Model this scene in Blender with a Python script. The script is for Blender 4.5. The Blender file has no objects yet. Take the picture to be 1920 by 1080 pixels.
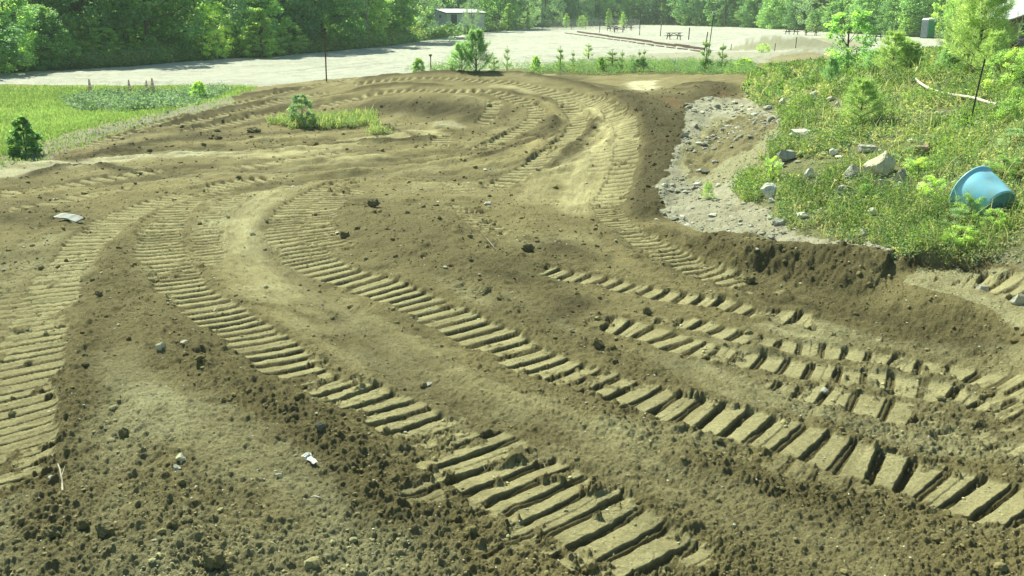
import bpy, math, random
import numpy as np
from mathutils import Vector, Matrix
R = math.radians
RS = np.random.RandomState(11)
rnd = random.Random(5)
SC = bpy.context.scene
COL = SC.collection

# ---------------------------------------------------------------- camera model
F = 1750.0; CAMH = 3.3; PITCH = math.atan((540 - 18) / F)
cp, sp = math.cos(PITCH), math.sin(PITCH)

def ray(px, py):
    x = (np.asarray(px, float) - 960) / F; y = -(np.asarray(py, float) - 540) / F
    return x, cp + y * sp, -sp + y * cp
def P(px, py, z=0.0):
    dx, dy, dz = ray(px, py)
    t = (z - CAMH) / dz
    return t * dx, t * dy
def proj(x, y, z):
    zc = y * cp - (z - CAMH) * sp
    yc = y * sp + (z - CAMH) * cp
    return 960 + F * x / zc, 540 - F * yc / zc

# ---------------------------------------------------------------- noise
T = RS.rand(256, 256).astype(np.float64)
T2 = RS.rand(256, 256); T3 = RS.rand(256, 256); T4 = RS.rand(256, 256)
def vn(x, y, seed=0):
    x = x + seed * 17.31; y = y + seed * 9.77
    ix = np.floor(x).astype(np.int64); iy = np.floor(y).astype(np.int64)
    fx = x - ix; fy = y - iy
    fx = fx * fx * (3 - 2 * fx); fy = fy * fy * (3 - 2 * fy)
    a = T[ix & 255, iy & 255]; b = T[(ix + 1) & 255, iy & 255]
    c = T[ix & 255, (iy + 1) & 255]; d = T[(ix + 1) & 255, (iy + 1) & 255]
    return (a + (b - a) * fx) * (1 - fy) + (c + (d - c) * fx) * fy
def fbm(x, y, lam, octs=4, seed=0, gain=.55):
    s = 0; a = 1; n = 0; x = x / lam; y = y / lam
    for k in range(octs):
        s = s + a * (vn(x, y, seed + k * 3) - .5); n += a * .5
        x, y = 1.9 * (x * .8 - y * .6), 1.9 * (x * .6 + y * .8); a *= gain
    return s / n
def lumps(x, y, cell, seed=0, prob=.6, rmax=.55):
    x = x / cell + seed * 5.13; y = y / cell + seed * 3.71
    ix = np.floor(x).astype(np.int64); iy = np.floor(y).astype(np.int64)
    h = np.zeros_like(x)
    for i in (-1, 0, 1):
        for j in (-1, 0, 1):
            gx = (ix + i) & 255; gy = (iy + j + seed * 7) & 255
            ux = T[gx, gy]; uy = T2[gx, gy]; r = T3[gx, gy]; pr = T4[gx, gy]
            cx = ix + i + ux - x; cy = iy + j + uy - y
            rr = (.22 + (rmax - .22) * r * r)
            an = (ux * 6.3); ca, sa = np.cos(an), np.sin(an)
            e = .65 + .35 * pr
            q = ((cx * ca + cy * sa) ** 2 + ((-cx * sa + cy * ca) / e) ** 2) / (rr * rr)
            hh = np.where((pr < prob) & (q < 1), np.sqrt(np.maximum(0, 1 - q)) * rr, 0)
            h = np.maximum(h, hh)
    return h * cell
def sstep(a, b, x):
    t = np.clip((x - a) / (b - a), 0, 1)
    return t * t * (3 - 2 * t)

# ---------------------------------------------------------------- macro relief (thin plate through control points)
CP = [
(-500,1080,0),(0,1080,.02),(300,1000,.12),(600,1080,.03),(960,1080,0),(1400,1080,0),(1920,1080,0),(2500,1080,0),(960,1400,0),(0,1400,0),(1920,1400,0),
(-600,800,0),(0,800,-.03),(250,780,.1),(450,830,.1),(800,800,0),(1200,800,.02),(1600,800,0),(1920,800,.05),(2400,800,.1),
(-600,600,0),(0,600,0),(260,600,.05),(560,600,0),(900,600,.03),(1200,600,.03),(1500,640,.02),(1800,650,.1),(1920,640,.18),(2400,640,.3),
(-500,450,0),(0,450,.02),(200,400,.02),(400,450,0),(700,420,.13),(850,430,.13),(1000,440,.08),(1150,440,.04),
(0,350,0),(300,340,0),(500,350,0),(700,340,.02),(900,350,0),(1100,350,0),(1190,350,.05),(-500,350,0),
(800,270,0),(950,260,.05),(1050,250,.13),(1100,220,.25),(1150,240,.3),(1200,240,.5),(650,260,.02),(500,270,.02),
(430,186,.35),(520,168,.55),(612,150,.75),(700,141,.95),(800,134,1.1),(900,131,1.15),(1000,137,1.12),(1080,150,1.05),(1150,172,1.0),(1210,205,.85),(1235,260,.55),(1240,320,.3),(1225,400,.08),
(800,150,.95),(900,150,.97),(1000,165,.85),(900,175,.75),(800,175,.75),(700,165,.7),(760,195,.6),(860,205,.5),(820,231,.03),(720,228,.08),(900,238,.08),(950,200,.5),(960,235,.2),(1020,190,.6),(1050,215,.4),
(600,175,.5),(500,195,.35),(620,205,.3),(560,225,.15),(400,220,.2),(300,235,.15),(200,255,.1),(100,280,.05),(0,300,0),(-400,330,0),
(0,240,-.1),(200,210,-.1),(300,190,-.1),(430,170,-.1),(0,165,-.1),(300,160,-.1),(-500,200,-.1),(-500,160,-.1),
(700,165,.15),(1000,158,.45),(1100,162,.55),(800,160,.15),(900,158,.3),(600,162,.0),(520,172,0),(1200,168,.6),(1250,150,.8),(1250,175,.6),(1300,160,.9),(1350,160,1.05),
(0,140,-.2),(600,120,-.1),(900,100,-.1),(1100,108,.1),(1300,108,.1),(1300,80,0),(1000,70,0),(700,70,0),(-500,130,-.1),
(1100,135,.5),(1250,132,.6),(1000,130,.35),(1390,135,.8),
(1240,410,.03),(1265,330,.12),(1300,270,.25),(1325,210,.6),(1385,170,1.0),
(1400,250,.8),(1350,400,.22),(1300,430,.12),(1400,440,.25),(1600,470,.38),(1700,490,.42),(1850,485,.5),(1500,350,.55),(1600,400,.55),(1700,400,.7),(1850,410,.8),(1660,320,.9),(1800,300,1.1),(1920,350,1.1),
(1500,250,1.0),(1650,230,1.3),(1800,200,1.6),(1920,250,1.6),(1420,150,1.1),(1450,138,1.2),(1560,138,1.4),(1700,130,1.8),(1850,130,2.0),(1920,130,2.1),(2300,300,1.9),(2300,160,2.3),(2300,450,1.0),
(1560,95,.5),(1750,92,.7),(1920,88,.9),(1600,70,0),(1900,72,0),(2400,90,.5)]
_c = np.array(CP, float)
_x, _y = P(_c[:, 0], _c[:, 1], _c[:, 2])
def warp(x, y):
    yy = np.maximum(y, .6)
    return np.stack([1.3 * x / (yy + 1.2), np.log(yy + 1.2)], -1)
_q = warp(_x, _y)
def _phi(d2):
    return .5 * d2 * np.log(d2 + 1e-9)
_n = len(_q)
_A = np.zeros((_n + 3, _n + 3))
_A[:_n, :_n] = _phi(((_q[:, None] - _q[None]) ** 2).sum(-1)) + np.eye(_n) * .002
_A[:_n, _n] = 1; _A[:_n, _n + 1:] = _q; _A[_n, :_n] = 1; _A[_n + 1:, :_n] = _q.T
_w = np.linalg.solve(_A, np.concatenate([_c[:, 2], np.zeros(3)]))
TL = np.array([(-900,150),(-600,142),(0,127),(250,117),(400,107),(520,102),(640,93),(740,84),(850,66),(940,57),(1000,51),(1200,45),(1400,51),(1560,60),(1740,70),(1920,80),(2500,90),(3000,95)], float)
def tree_line(x, y):
    """distance of the wood's edge in the direction of (x, y)"""
    px = 960 + F * x / (np.maximum(y, .5) * cp + 1.0)
    py = np.interp(px, TL[:, 0], TL[:, 1])
    return P(px, py, 0)[1]
def macro(x, y):
    x = np.asarray(x, float); y = np.asarray(y, float)
    sh = x.shape; x = x.ravel(); y = y.ravel()
    out = np.empty_like(x)
    for i in range(0, len(x), 60000):
        q = warp(x[i:i + 60000], y[i:i + 60000])
        d2 = (q[:, 0:1] - _q[None, :, 0]) ** 2 + (q[:, 1:2] - _q[None, :, 1]) ** 2
        out[i:i + 60000] = _phi(d2) @ _w[:_n] + _w[_n] + q @ _w[_n + 1:]
    out = np.clip(out, -.35, 2.6)
    out = out * (1 - sstep(56, 86, y))
    # gravel mound on the lot
    mx, my = P(1470, 92, 0)
    out += 1.15 * np.exp(-(((x - mx) / 4.6) ** 2 + ((y - my - 3) / 5) ** 2) ** 1.6)
    mx, my = P(1490, 116, .3)
    out += .55 * np.exp(-(((x - mx - .5) / 2.6) ** 2 + ((y - my) / 2.2) ** 2))
    tl = tree_line(x, y)
    out += 7 * sstep(10, 110, y - tl)
    return out.reshape(sh)

def G(px, py):
    """the point where the line of sight through a pixel of the photograph first meets the relief"""
    dx, dy, dz = ray(px, py)
    t = 3.2 * np.exp(np.linspace(0, math.log(130), 1000))
    d = (CAMH + t * dz) - macro(t * dx, t * dy)
    k = np.nonzero(d < 0)[0]
    if len(k) == 0: return P(px, py, 0)
    k = max(1, k[0]); a = d[k - 1] / (d[k - 1] - d[k])
    tt = t[k - 1] + a * (t[k] - t[k - 1])
    return tt * dx, tt * dy
def line(pts, step=.08, fields=1):
    """smooth curve through picture points laid on the relief; returns xy samples and interpolated extras"""
    w = np.array([G(p[0], p[1]) for p in pts]); ex = np.array([list(p[2:]) + [0] for p in pts], float)
    w = np.concatenate([[2 * w[0] - w[1]], w, [2 * w[-1] - w[-2]]]); ex = np.concatenate([ex[:1], ex, ex[-1:]])
    o = []; oe = []
    for i in range(1, len(w) - 2):
        n = max(2, int(np.linalg.norm(w[i + 1] - w[i]) / step)); t = np.linspace(0, 1, n, endpoint=False)[:, None]
        a, b, c, d = w[i - 1], w[i], w[i + 1], w[i + 2]
        o.append(.5 * (2 * b + (c - a) * t + (2 * a - 5 * b + 4 * c - d) * t * t + (3 * b - a - 3 * c + d) * t ** 3))
        oe.append(ex[i] * (1 - t) + ex[i + 1] * t)
    return np.concatenate(o), np.concatenate(oe)

# ---------------------------------------------------------------- the grid of the ground
cols = np.concatenate([np.linspace(-2.2, -.66, 60, endpoint=False), np.linspace(-.66, .66, 1340), np.linspace(.66, 2.2, 61)[1:]])
pr_ = [1500.]
while pr_[-1] > 1130: pr_.append(pr_[-1] - 12)
while pr_[-1] > 560: pr_.append(pr_[-1] - 1.35)
while pr_[-1] > 300: pr_.append(pr_[-1] - 1.1)
while pr_[-1] > 120: pr_.append(pr_[-1] - .75)
while pr_[-1] > 27: pr_.append(pr_[-1] - .9)
rowsY = P(960, np.array(pr_), 0)[1]
rowsY = np.concatenate([[1.0, 1.8], rowsY, rowsY[-1] * np.exp(np.linspace(.03, .9, 22))])
NR, NC = len(rowsY), len(cols)
Yg = np.repeat(rowsY[:, None], NC, 1); Xg = (Yg + .9) * cols[None]
x = Xg.ravel(); y = Yg.ravel(); N = len(x)
cell = np.maximum(np.repeat(np.gradient(rowsY)[:, None], NC, 1).ravel(), (y + .9) * .001)
z0 = macro(x, y)
PX, PY = proj(x, y, z0)
wob = fbm(x, y, .5, 4, 3); wob2 = fbm(x, y, .16, 3, 9)
wpx = 34 * 8 / (y + 3)
QX = PX + wob * wpx + wob2 * wpx * .5; QY = PY + fbm(x, y, .5, 4, 21) * wpx * .55 + wob2 * wpx * .3

def inpoly(px, py, poly):
    m = np.zeros(px.shape, bool); n = len(poly)
    for i in range(n):
        x1, y1 = poly[i]; x2, y2 = poly[(i + 1) % n]
        if y1 == y2: continue
        c = ((y1 > py) != (y2 > py)) & (px < (x2 - x1) * (py - y1) / (y2 - y1) + x1)
        m ^= c
    return m

def nearest(pts, ex, margin):
    """for the ground vertices near a curve: (index, signed distance, arclength, extras)"""
    lo = pts.min(0) - margin; hi = pts.max(0) + margin
    idx = np.nonzero((x > lo[0]) & (x < hi[0]) & (y > lo[1]) & (y < hi[1]))[0]
    if len(idx) == 0: return idx, None, None, None
    step = max(1, int(.25 / .08)); co = pts[::step]
    keep = []
    for i in range(0, len(idx), 40000):
        j = idx[i:i + 40000]
        d2 = ((x[j][:, None] - co[None, :, 0]) ** 2 + (y[j][:, None] - co[None, :, 1]) ** 2).min(1)
        keep.append(j[d2 < (margin + .25) ** 2])
    idx = np.concatenate(keep)
    tg = np.gradient(pts, axis=0); ln = np.linalg.norm(tg, axis=1, keepdims=True); tg = tg / np.maximum(ln, 1e-9)
    s = np.concatenate([[0], np.cumsum(np.linalg.norm(np.diff(pts, axis=0), axis=1))])
    D = np.empty(len(idx)); S = np.empty(len(idx)); E = np.empty((len(idx), ex.shape[1]))
    for i in range(0, len(idx), 20000):
        j = idx[i:i + 20000]
        d2 = (x[j][:, None] - pts[None, :, 0]) ** 2 + (y[j][:, None] - pts[None, :, 1]) ** 2
        k = d2.argmin(1)
        vx = x[j] - pts[k, 0]; vy = y[j] - pts[k, 1]
        al = vx * tg[k, 0] + vy * tg[k, 1]
        D[i:i + 20000] = vx * -tg[k, 1] + vy * tg[k, 0]
        S[i:i + 20000] = s[k] + np.clip(al, -.12, .12); E[i:i + 20000] = ex[k]
        end = ((k == 0) & (al < -.06)) | ((k == len(pts) - 1) & (al > .06))
        D[i:i + 20000][end] = np.sign(D[i:i + 20000][end] + 1e-9) * np.hypot(vx, vy)[end] + 9
    m = np.abs(D) < margin
    return idx[m], D[m], S[m], E[m]

# zones -------------------------------------------------------------------
clod = np.full(N, .72); smooth = np.zeros(N)
SOIL = np.array([.238, .206, .100]); DRY = np.array([.48, .44, .24]); DUST = np.array([.365, .350, .205]); SANDY = np.array([.58, .56, .38])
LOT = np.array([.44, .445, .385]); GRAV = np.array([.46, .445, .335]); VEG = np.array([.12, .125, .05]); LITTER = np.array([.035, .035, .018])
col = np.repeat(SOIL[None], N, 0)
def paint(c, m):
    m = np.clip(m, 0, 1)[:, None]
    col[:] = col * (1 - m) + np.asarray(c)[None] * m
def paint_i(idx, c, m):
    m = np.clip(m, 0, 1)[:, None]; col[idx] = col[idx] * (1 - m) + np.asarray(c)[None] * m
big = fbm(x, y, 2.2, 4, 31); mid = fbm(x, y, .6, 4, 41)
paint(DUST, sstep(.0, .9, mid * .7 + big * .6) * .55)

# greyer, drier ground: bottom left, right middle
for poly, a in (([(150,640),(300,720),(520,800),(800,920),(900,1130),(-300,1130),(-300,980),(90,900),(120,760)], .75),
                ([(1260,640),(1500,590),(1700,640),(2300,660),(2300,900),(1700,850),(1350,720)], .7),
                ([(780,500),(960,560),(1100,620),(1000,640),(860,560)], .6),
                ([(0,470),(150,430),(180,520),(60,600),(-200,640),(-200,480)], .5)):
    m = inpoly(QX, QY, poly)
    paint(DUST * (1.0 + .06 * 1), m * a * sstep(-.9, .5, mid))
# damp, freshly turned soil is darker; the listed bands also paint in relief shade
paint(SOIL * .55, sstep(-.05, .75, fbm(x, y, 1.3, 5, 141, .62)) * .75)
DAMP_SHADE = [
 [(1215,430,.5),(1240,340,.8),(1262,270,.9),(1240,200,1.1),(1320,168,.9),(1150,165,.7)],
 [(600,352,.3),(680,400,.8),(770,450,1.0),(860,490,1.0),(960,500,.9),(1060,470,.8),(1150,460,.6)],
 [(700,200,.5),(800,205,.9),(900,205,.8),(940,225,.4)],
 [(620,148,.4),(740,138,.5),(900,135,.6),(1050,143,.6),(1180,180,.6)],
 [(-60,405,.5),(60,410,.7),(140,430,.5)],
 [(240,440,.3),(215,520,.4),(180,620,.35),(150,720,.35),(110,830,.35)],
 [(330,560,.3),(400,650,.5),(500,740,.5),(620,840,.35),(740,940,.35),(860,1040,.35)],
 [(250,270,.4),(400,258,.5),(520,250,.4),(620,250,.3)],
 [(1280,560,.2),(1450,570,.3),(1620,590,.3),(1800,640,.4),(1950,660,.4)],
 [(1180,850,.2),(1350,880,.3),(1550,940,.3),(1750,1000,.3)],
 [(60,283,.3),(200,252,.3),(350,217,.4),(470,190,.4),(600,160,.35)],[(150,275,.3),(330,238,.3),(480,208,.35),(620,180,.35),(740,168,.3)],[(200,282,.25),(300,262,.3),(450,235,.3),(560,205,.25)],
 [(960,330,.3),(1050,290,.35),(1100,250,.35),(1095,210,.3),(1020,180,.3),(900,166,.3)],[(860,290,.3),(960,262,.3),(1020,235,.3),(1010,205,.25)],[(650,305,.3),(800,290,.35),(920,278,.3)],[(100,345,.25),(300,318,.3),(450,305,.25)],
 [(980,540,.3),(1100,570,.3),(1000,610,.25),(1150,650,.2)],
]
for pts in DAMP_SHADE:
    pw, ex = line(pts); idx, D, S, E = nearest(pw, ex, 2.2)
    if len(idx) == 0: continue
    w = E[:, 0] * .8; g = np.exp(-((D + wob[idx] * w * .9) / w) ** 2) * sstep(0, .8, S) * sstep(0, .8, S.max() - S)
    paint_i(idx, SOIL * .36, g * (.8 + .35 * mid[idx]) * .95)
# smooth driven bands: (points with half width), colour, strength
BANDS = [
 ([(585,335,.5),(500,365,.55),(450,400,.6),(447,440,.6),(490,500,.55),(560,560,.5),(650,620,.5),(700,650,.5)], DRY * .82, .75),
 ([(640,610,.5),(760,690,.5),(880,755,.45),(1010,815,.45),(1150,870,.4),(1300,930,.4),(1450,985,.4),(1600,1035,.4),(1850,1130,.4)], DRY * .60, .75),
 ([(475,365,.6),(445,400,.7),(450,440,.6),(490,490,.4)], DUST * 1.2, .7),
 ([(1085,410,.3),(1105,350,.55),(1130,290,.6),(1148,245,.55),(1135,215,.45),(1080,188,.4),(1000,168,.4),(900,157,.35)], DRY * 1.05, .9),
 ([(990,390,.3),(1020,330,.35),(1080,280,.4)], DRY * .9, .6),
 ([(-200,345,.5),(0,328,.5),(100,313,.55),(200,302,.45),(300,292,.45),(400,286,.5),(480,288,.35)], SANDY * .9, .85),
 ([(380,300,.4),(500,292,.5),(600,278,.5),(700,262,.6),(800,250,.6),(850,242,.4)], DRY * 1.1, .75),
 ([(350,330,.6),(480,318,.7),(640,300,.7),(760,300,.5)], DRY * .9, .6),
 ([(640,340,.5),(760,320,.5),(900,300,.4)], DRY * .75, .5),
 ([(800,232,.25),(845,236,.4),(880,240,.2)], SANDY * .95, .9),
 ([(1195,152,.5),(1205,162,.6),(1215,172,.3)], SANDY * 1.1, .95),
 ([(1390,585,.25),(1450,605,.3),(1530,635,.3),(1640,650,.2)], DUST * 1.1, .7),
 ([(1180,640,.2),(1280,685,.22),(1400,745,.25),(1540,800,.2)], DUST * 1.15, .6),
 ([(190,640,.25),(260,720,.3),(380,800,.35),(520,900,.4),(640,1000,.4)], DUST * 1.1, .5),
]
hsm = np.zeros(N)
for pts, c, a in BANDS:
    pw, ex = line(pts); idx, D, S, E = nearest(pw, ex, 1.6)
    if len(idx) == 0: continue
    ef = sstep(0, .8, S + wob[idx] * .5) * sstep(0, .8, S.max() - S + wob[idx] * .5)
    w = E[:, 0]; m = (1 - sstep(w * .35, w * 1.35, np.abs(D) + wob[idx] * w * .6 + wob2[idx] * w * .25)) * ef
    sk = fbm(S * .12 + 9, D, .16, 4, 75, .65); paint_i(idx, c, m * a * np.clip(.72 + .45 * mid[idx] + .5 * sk, 0, 1)); smooth[idx] = np.maximum(smooth[idx], m * .85); hsm[idx] += m * sk * .035
# old wheel lines sweeping round the loop
SWEEP = [
 [(-150,318,1.),(200,296,1.2),(500,272,1.3),(750,252,1.3),(900,240,1.)],
 [(-150,372,.9),(200,348,1.2),(500,318,1.3),(800,296,1.4),(980,262,1.3),(1060,225,1.0),(1000,190,.8),(850,170,.7)],
 [(150,262,.7),(350,235,.9),(500,212,1.0),(650,186,1.0),(800,168,.8)],
 [(300,400,.6),(600,340,1.),(850,330,1.2),(1020,300,1.2),(1110,250,1.1),(1150,215,.9),(1080,180,.8)],
 [(470,400,.6),(450,450,.8),(520,520,.8),(650,610,.7),(850,740,.6),(1100,860,.6),(1500,1000,.6)],
 [(1100,420,.5),(1180,480,.6),(1350,540,.6),(1550,600,.6),(1800,660,.6)]]
for pts in SWEEP:
    pw, ex = line(pts); idx, D, S, E = nearest(pw, ex, 2.4)
    if len(idx) == 0: continue
    w = E[:, 0]; g = (1 - sstep(w * .7, w * 1.3, np.abs(D))) * sstep(0, 1, S) * sstep(0, 1, S.max() - S)
    fq = 1 / (1 + .9 * sstep(10, 20, y[idx])); sk = fbm(S * .07 + 3, D * fq, .30, 4, 171, .6) + .5 * fbm(S * .3, D * fq, .12, 3, 173)
    hsm[idx] += g * sk * .05 * (1 + 1.3 * sstep(12, 22, y[idx])); col[idx] *= (1 + g * np.clip(sk, -.8, .8) * (.36 + .25 * sstep(10, 20, y[idx])))[:, None]
# windrows of loose soil: (points with half width and height)
h = np.zeros(N)
ROWS = [
 [(1200,420,.5,.12),(1225,340,.6,.16),(1235,290,.7,.18),(1225,240,.7,.16),(1195,205,.7,.14),(1140,175,.6,.12)],
 [(1225,410,.25,.08),(1255,330,.4,.14),(1280,260,.5,.18),(1310,200,.6,.2),(1350,165,.7,.15),(1280,160,.7,.15)],
 [(620,380,.3,.05),(680,400,.55,.12),(760,450,.6,.14),(840,500,.5,.1),(930,560,.3,.08),(1010,620,.25,.07),(1130,660,.2,.06),(1280,730,.2,.05)],
 [(760,375,.5,.08),(860,440,.6,.10),(960,480,.5,.08),(1100,490,.4,.06)],
 [(1000,400,.4,.05),(1120,440,.4,.07),(1210,480,.3,.05),(1400,560,.2,.04)],
 [(380,385,.15,.04),(245,440,.2,.08),(215,520,.3,.08),(190,600,.3,.08),(150,700,.3,.08),(120,800,.3,.07),(90,900,.3,.05),(85,1000,.3,.03),(80,1130,.3,.01)],
 [(250,520,.4,.05),(300,620,.5,.07),(420,700,.5,.06),(560,780,.4,.07),(680,870,.35,.08),(760,950,.3,.07),(860,1040,.3,.06)],
 [(600,158,.5,.12),(520,171,.5,.16),(430,188,.5,.18),(350,207,.45,.16),(250,231,.4,.12),(150,254,.4,.10)],
 [(560,182,.3,.12),(455,199,.35,.15),(380,217,.35,.16),(300,236,.3,.12),(200,264,.3,.08)],
 [(560,197,.25,.12),(480,214,.25,.14),(400,232,.25,.12),(320,252,.25,.10)],[(330,262,.3,.08),(230,278,.3,.10),(420,250,.3,.08)],
 [(650,152,.4,.12),(740,142,.4,.14),(850,137,.4,.14),(950,138,.4,.14),(1050,150,.4,.14),(1130,170,.4,.12)],[(640,176,.25,.12),(700,163,.3,.14),(780,160,.3,.14),(850,162,.3,.12)],
 [(880,300,.25,.08),(960,280,.3,.10),(1030,250,.3,.10),(1045,215,.25,.08)],[(930,340,.25,.08),(1030,300,.3,.1),(1100,250,.3,.1),(1110,220,.2,.08)],
 [(520,236,.3,.10),(600,238,.4,.12),(700,240,.4,.10),(640,238,.4,.1)],
 [(-100,400,.5,.1),(60,400,.5,.12),(150,425,.4,.08),(60,440,.4,.08)],
 [(300,330,.3,.03),(150,310,.2,.05),(0,345,.3,.05)],
 [(880,250,.3,.05),(780,262,.3,.05),(600,268,.3,.05)],
 [(1150,700,.15,.05),(1300,760,.18,.07),(1480,800,.2,.08),(1600,830,.2,.08),(1800,870,.15,.05)],
 [(1250,850,.2,.05),(1400,900,.2,.06),(1600,960,.2,.06),(1800,1010,.2,.05)],
 [(880,830,.1,.05),(1000,880,.15,.06),(1130,930,.2,.09),(1280,1000,.25,.09),(1420,1070,.25,.08)],
 [(560,560,.12,.03),(620,600,.1,.03),(420,560,.12,.05),(480,600,.12,.05),(560,660,.12,.05),(650,720,.12,.05)],
]
for pts in ROWS:
    pw, ex = line(pts); idx, D, S, E = nearest(pw, ex, 1.8)
    if len(idx) == 0: continue
    w = E[:, 0]; dd = np.abs(D + wob[idx] * .12) / w
    farr = max(p[1] for p in pts) <= 420
    g = np.exp(-dd ** 2 * 1.4) * sstep(0, .7, S + wob[idx] * .4) * sstep(0, .7, S.max() - S + wob[idx] * .4)
    h[idx] += .75 * E[:, 1] * g * (.8 + .5 * mid[idx]); clod[idx] = np.maximum(clod[idx], np.minimum(1, g * 1.1))
    smooth[idx] *= 1 - .8 * g
    paint_i(idx, SOIL * (.38 if farr else .8), g * (.85 + .4 * mid[idx] + .2 * farr))  # dark for moist soil, with relief shade painted in, strongest on far windrows
# the cut bank at the foot of the hill and the loose heap in front of it
def bank(pts, height, wd, face, tint=.9):
    pw, ex = line(pts); idx, D, S, E = nearest(pw, ex, 1.5)
    sd = D * face                      # >0 : uphill side
    gro = fbm(S * 1.0 + 50, D * .8 + 3, .75, 5, 61, .6) * (.05 + wd * 2.4) + wob[idx] * .12
    wd = wd * (.6 + 1.3 * np.clip(.5 + fbm(S * 1., D * .5, .9, 2, 63), 0, 1))
    up = sstep(-wd, wd, sd + gro) - sstep(wd, wd + .9, sd)
    endf = sstep(0, .5, S) * sstep(0, 1.0, S.max() - S)
    h[idx] += E[:, 0] * up * endf * height
    h[idx] += np.exp(-(sd / (wd * 2.2)) ** 2) * endf * (fbm(x[idx], y[idx], .16, 4, 65, .75) * .07 + fbm(x[idx], y[idx], .5, 3, 69) * .06)
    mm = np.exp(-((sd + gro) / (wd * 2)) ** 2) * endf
    paint_i(idx, SOIL * tint * .6, mm * 1.2); clod[idx] = np.maximum(clod[idx] , mm * 1.0)  # bank face darkened in colour to deepen the shade it lies in
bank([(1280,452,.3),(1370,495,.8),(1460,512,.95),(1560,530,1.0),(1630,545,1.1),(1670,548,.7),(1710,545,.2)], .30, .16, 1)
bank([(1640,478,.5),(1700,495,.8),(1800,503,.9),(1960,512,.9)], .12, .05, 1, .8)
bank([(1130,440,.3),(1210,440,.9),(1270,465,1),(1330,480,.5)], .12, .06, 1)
idx, D, S, E = nearest(*line([(1620,580,.1),(1700,575,.2),(1800,600,.2),(1870,640,.15)]), 1.5)
g = np.exp(-(D / .38) ** 2) * sstep(0, .6, S) * sstep(0, .7, S.max() - S); h[idx] += .16 * g; clod[idx] = np.maximum(clod[idx], g * .8); paint_i(idx, SOIL, g * .8)
# the scoured inner bank of the bowl
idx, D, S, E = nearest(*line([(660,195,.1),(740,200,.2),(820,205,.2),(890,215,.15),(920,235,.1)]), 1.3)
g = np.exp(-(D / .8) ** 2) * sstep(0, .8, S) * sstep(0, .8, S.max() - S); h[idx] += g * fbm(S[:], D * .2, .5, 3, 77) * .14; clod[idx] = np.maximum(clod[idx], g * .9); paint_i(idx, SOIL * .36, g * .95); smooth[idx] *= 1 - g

# gravel slope, hill, grass, lot -----------------------------------------
grav = inpoly(QX, QY, [(1290,200),(1330,190),(1400,185),(1445,205),(1480,240),(1440,300),(1390,340),(1440,380),(1500,430),(1640,470),(1700,490),(1560,478),(1400,452),(1300,440),(1245,405),(1232,360),(1250,330),(1278,270)])
gravR = inpoly(QX, QY, [(1720,500),(1920,510),(2300,520),(2300,620),(1920,620),(1850,590),(1700,550)])
hill = inpoly(QX, QY, [(1390,175),(1400,150),(1440,130),(1560,118),(1700,95),(2000,70),(2900,60),(2900,540),(1920,505),(1700,492),(1620,465),(1500,440),(1430,395),(1375,360),(1400,320),(1445,285),(1475,240),(1440,210)]) & (y < 69)
field = inpoly(QX, QY, [(-1500,160),(485,163),(440,182),(300,212),(190,232),(90,262),(20,290),(-300,340),(-1500,420)])
shoulder = inpoly(QX, QY, [(440,182),(300,212),(190,232),(90,262),(-100,320),(-60,345),(140,280),(300,226),(440,194)])
strip = inpoly(QX, QY, [(985,139),(1000,128),(1100,118),(1300,118),(1400,124),(1420,140),(1330,139),(1180,139),(1100,141),(1060,140)])
crest = np.interp(PX, [-900,0,480,600,700,800,900,1000,1100,1200,1400,1560,3000], [170,158,163,150,142,135,131.5,128,122,119,119,112,112])
lot = ((PY < crest) & ~hill & (y > 34.5)) | (y > 69)
tl = tree_line(x, y); wood = y > tl + fbm(x, y, 4, 3, 5) * 1.5
flat = np.zeros(N, bool)
paint(GRAV, grav * (.75 + .3 * mid)); paint(DUST * .95, inpoly(QX, QY, [(1285,340),(1262,320),(1285,285),(1340,225),(1400,205),(1480,235),(1440,300),(1370,335),(1320,350)]) * 1.0)
brn = inpoly(QX, QY, [(1290,335),(1275,310),(1330,255),(1390,215),(1460,230),(1420,270),(1360,300),(1330,325)]); paint(SOIL * .85, brn * .8)
paint(DUST * 1.15, gravR * .8)
paint(VEG * 1.35 + GRAV * .12, hill * 1.0); paint(GRAV * .8, hill * sstep(.15, .6, mid * .6 + big * .6) * sstep(180, 420, PY) * .8)
paint([.16, .21, .05], field * 1.0); paint(GRAV * .8, shoulder * .75); paint(VEG, strip)
paint(LOT, lot & ~wood)
streak = fbm(x * .35 + y * .05, y * 2.6 - x * .65, 1.3, 5, 91, .7)
paint(LOT * .62, (lot & ~wood) * sstep(.0, .7, streak) * .9); paint(LOT * .80, (lot & ~wood) * sstep(-.1, .6, fbm(x, y, 9, 4, 95)) * .6)
paint(GRAV * .75, (lot & inpoly(PX, PY, [(1040,122),(1120,104),(1290,98),(1560,96),(1560,125),(1300,128)])) * .8)
paint([.30, .29, .19], (lot & inpoly(QX, QY, [(1360,94),(1400,78),(1450,70),(1540,72),(1620,76),(1620,94)])) * .85)
paint(SOIL * 1.1, inpoly(QX, QY, [(1430,112),(1470,102),(1530,98),(1560,108),(1545,120),(1470,120)]) * .8)
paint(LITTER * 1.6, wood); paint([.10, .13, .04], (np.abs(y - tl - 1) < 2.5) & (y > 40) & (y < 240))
redm = inpoly(QX, QY, [(1225,178),(1260,185),(1290,205),(1270,210)]) | inpoly(QX, QY, [(1345,180),(1365,172),(1372,178),(1350,188)]) | inpoly(QX, QY, [(1385,158),(1408,153),(1412,158),(1392,162)])
paint([.34, .17, .08], redm * .2)
clod[lot | wood] = .08; clod[field] = .2; clod[hill] = .4; clod[grav] = .5; clod[strip] = .3
smooth[lot] = 0
clod = clod * (1 - smooth * .66)

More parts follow.
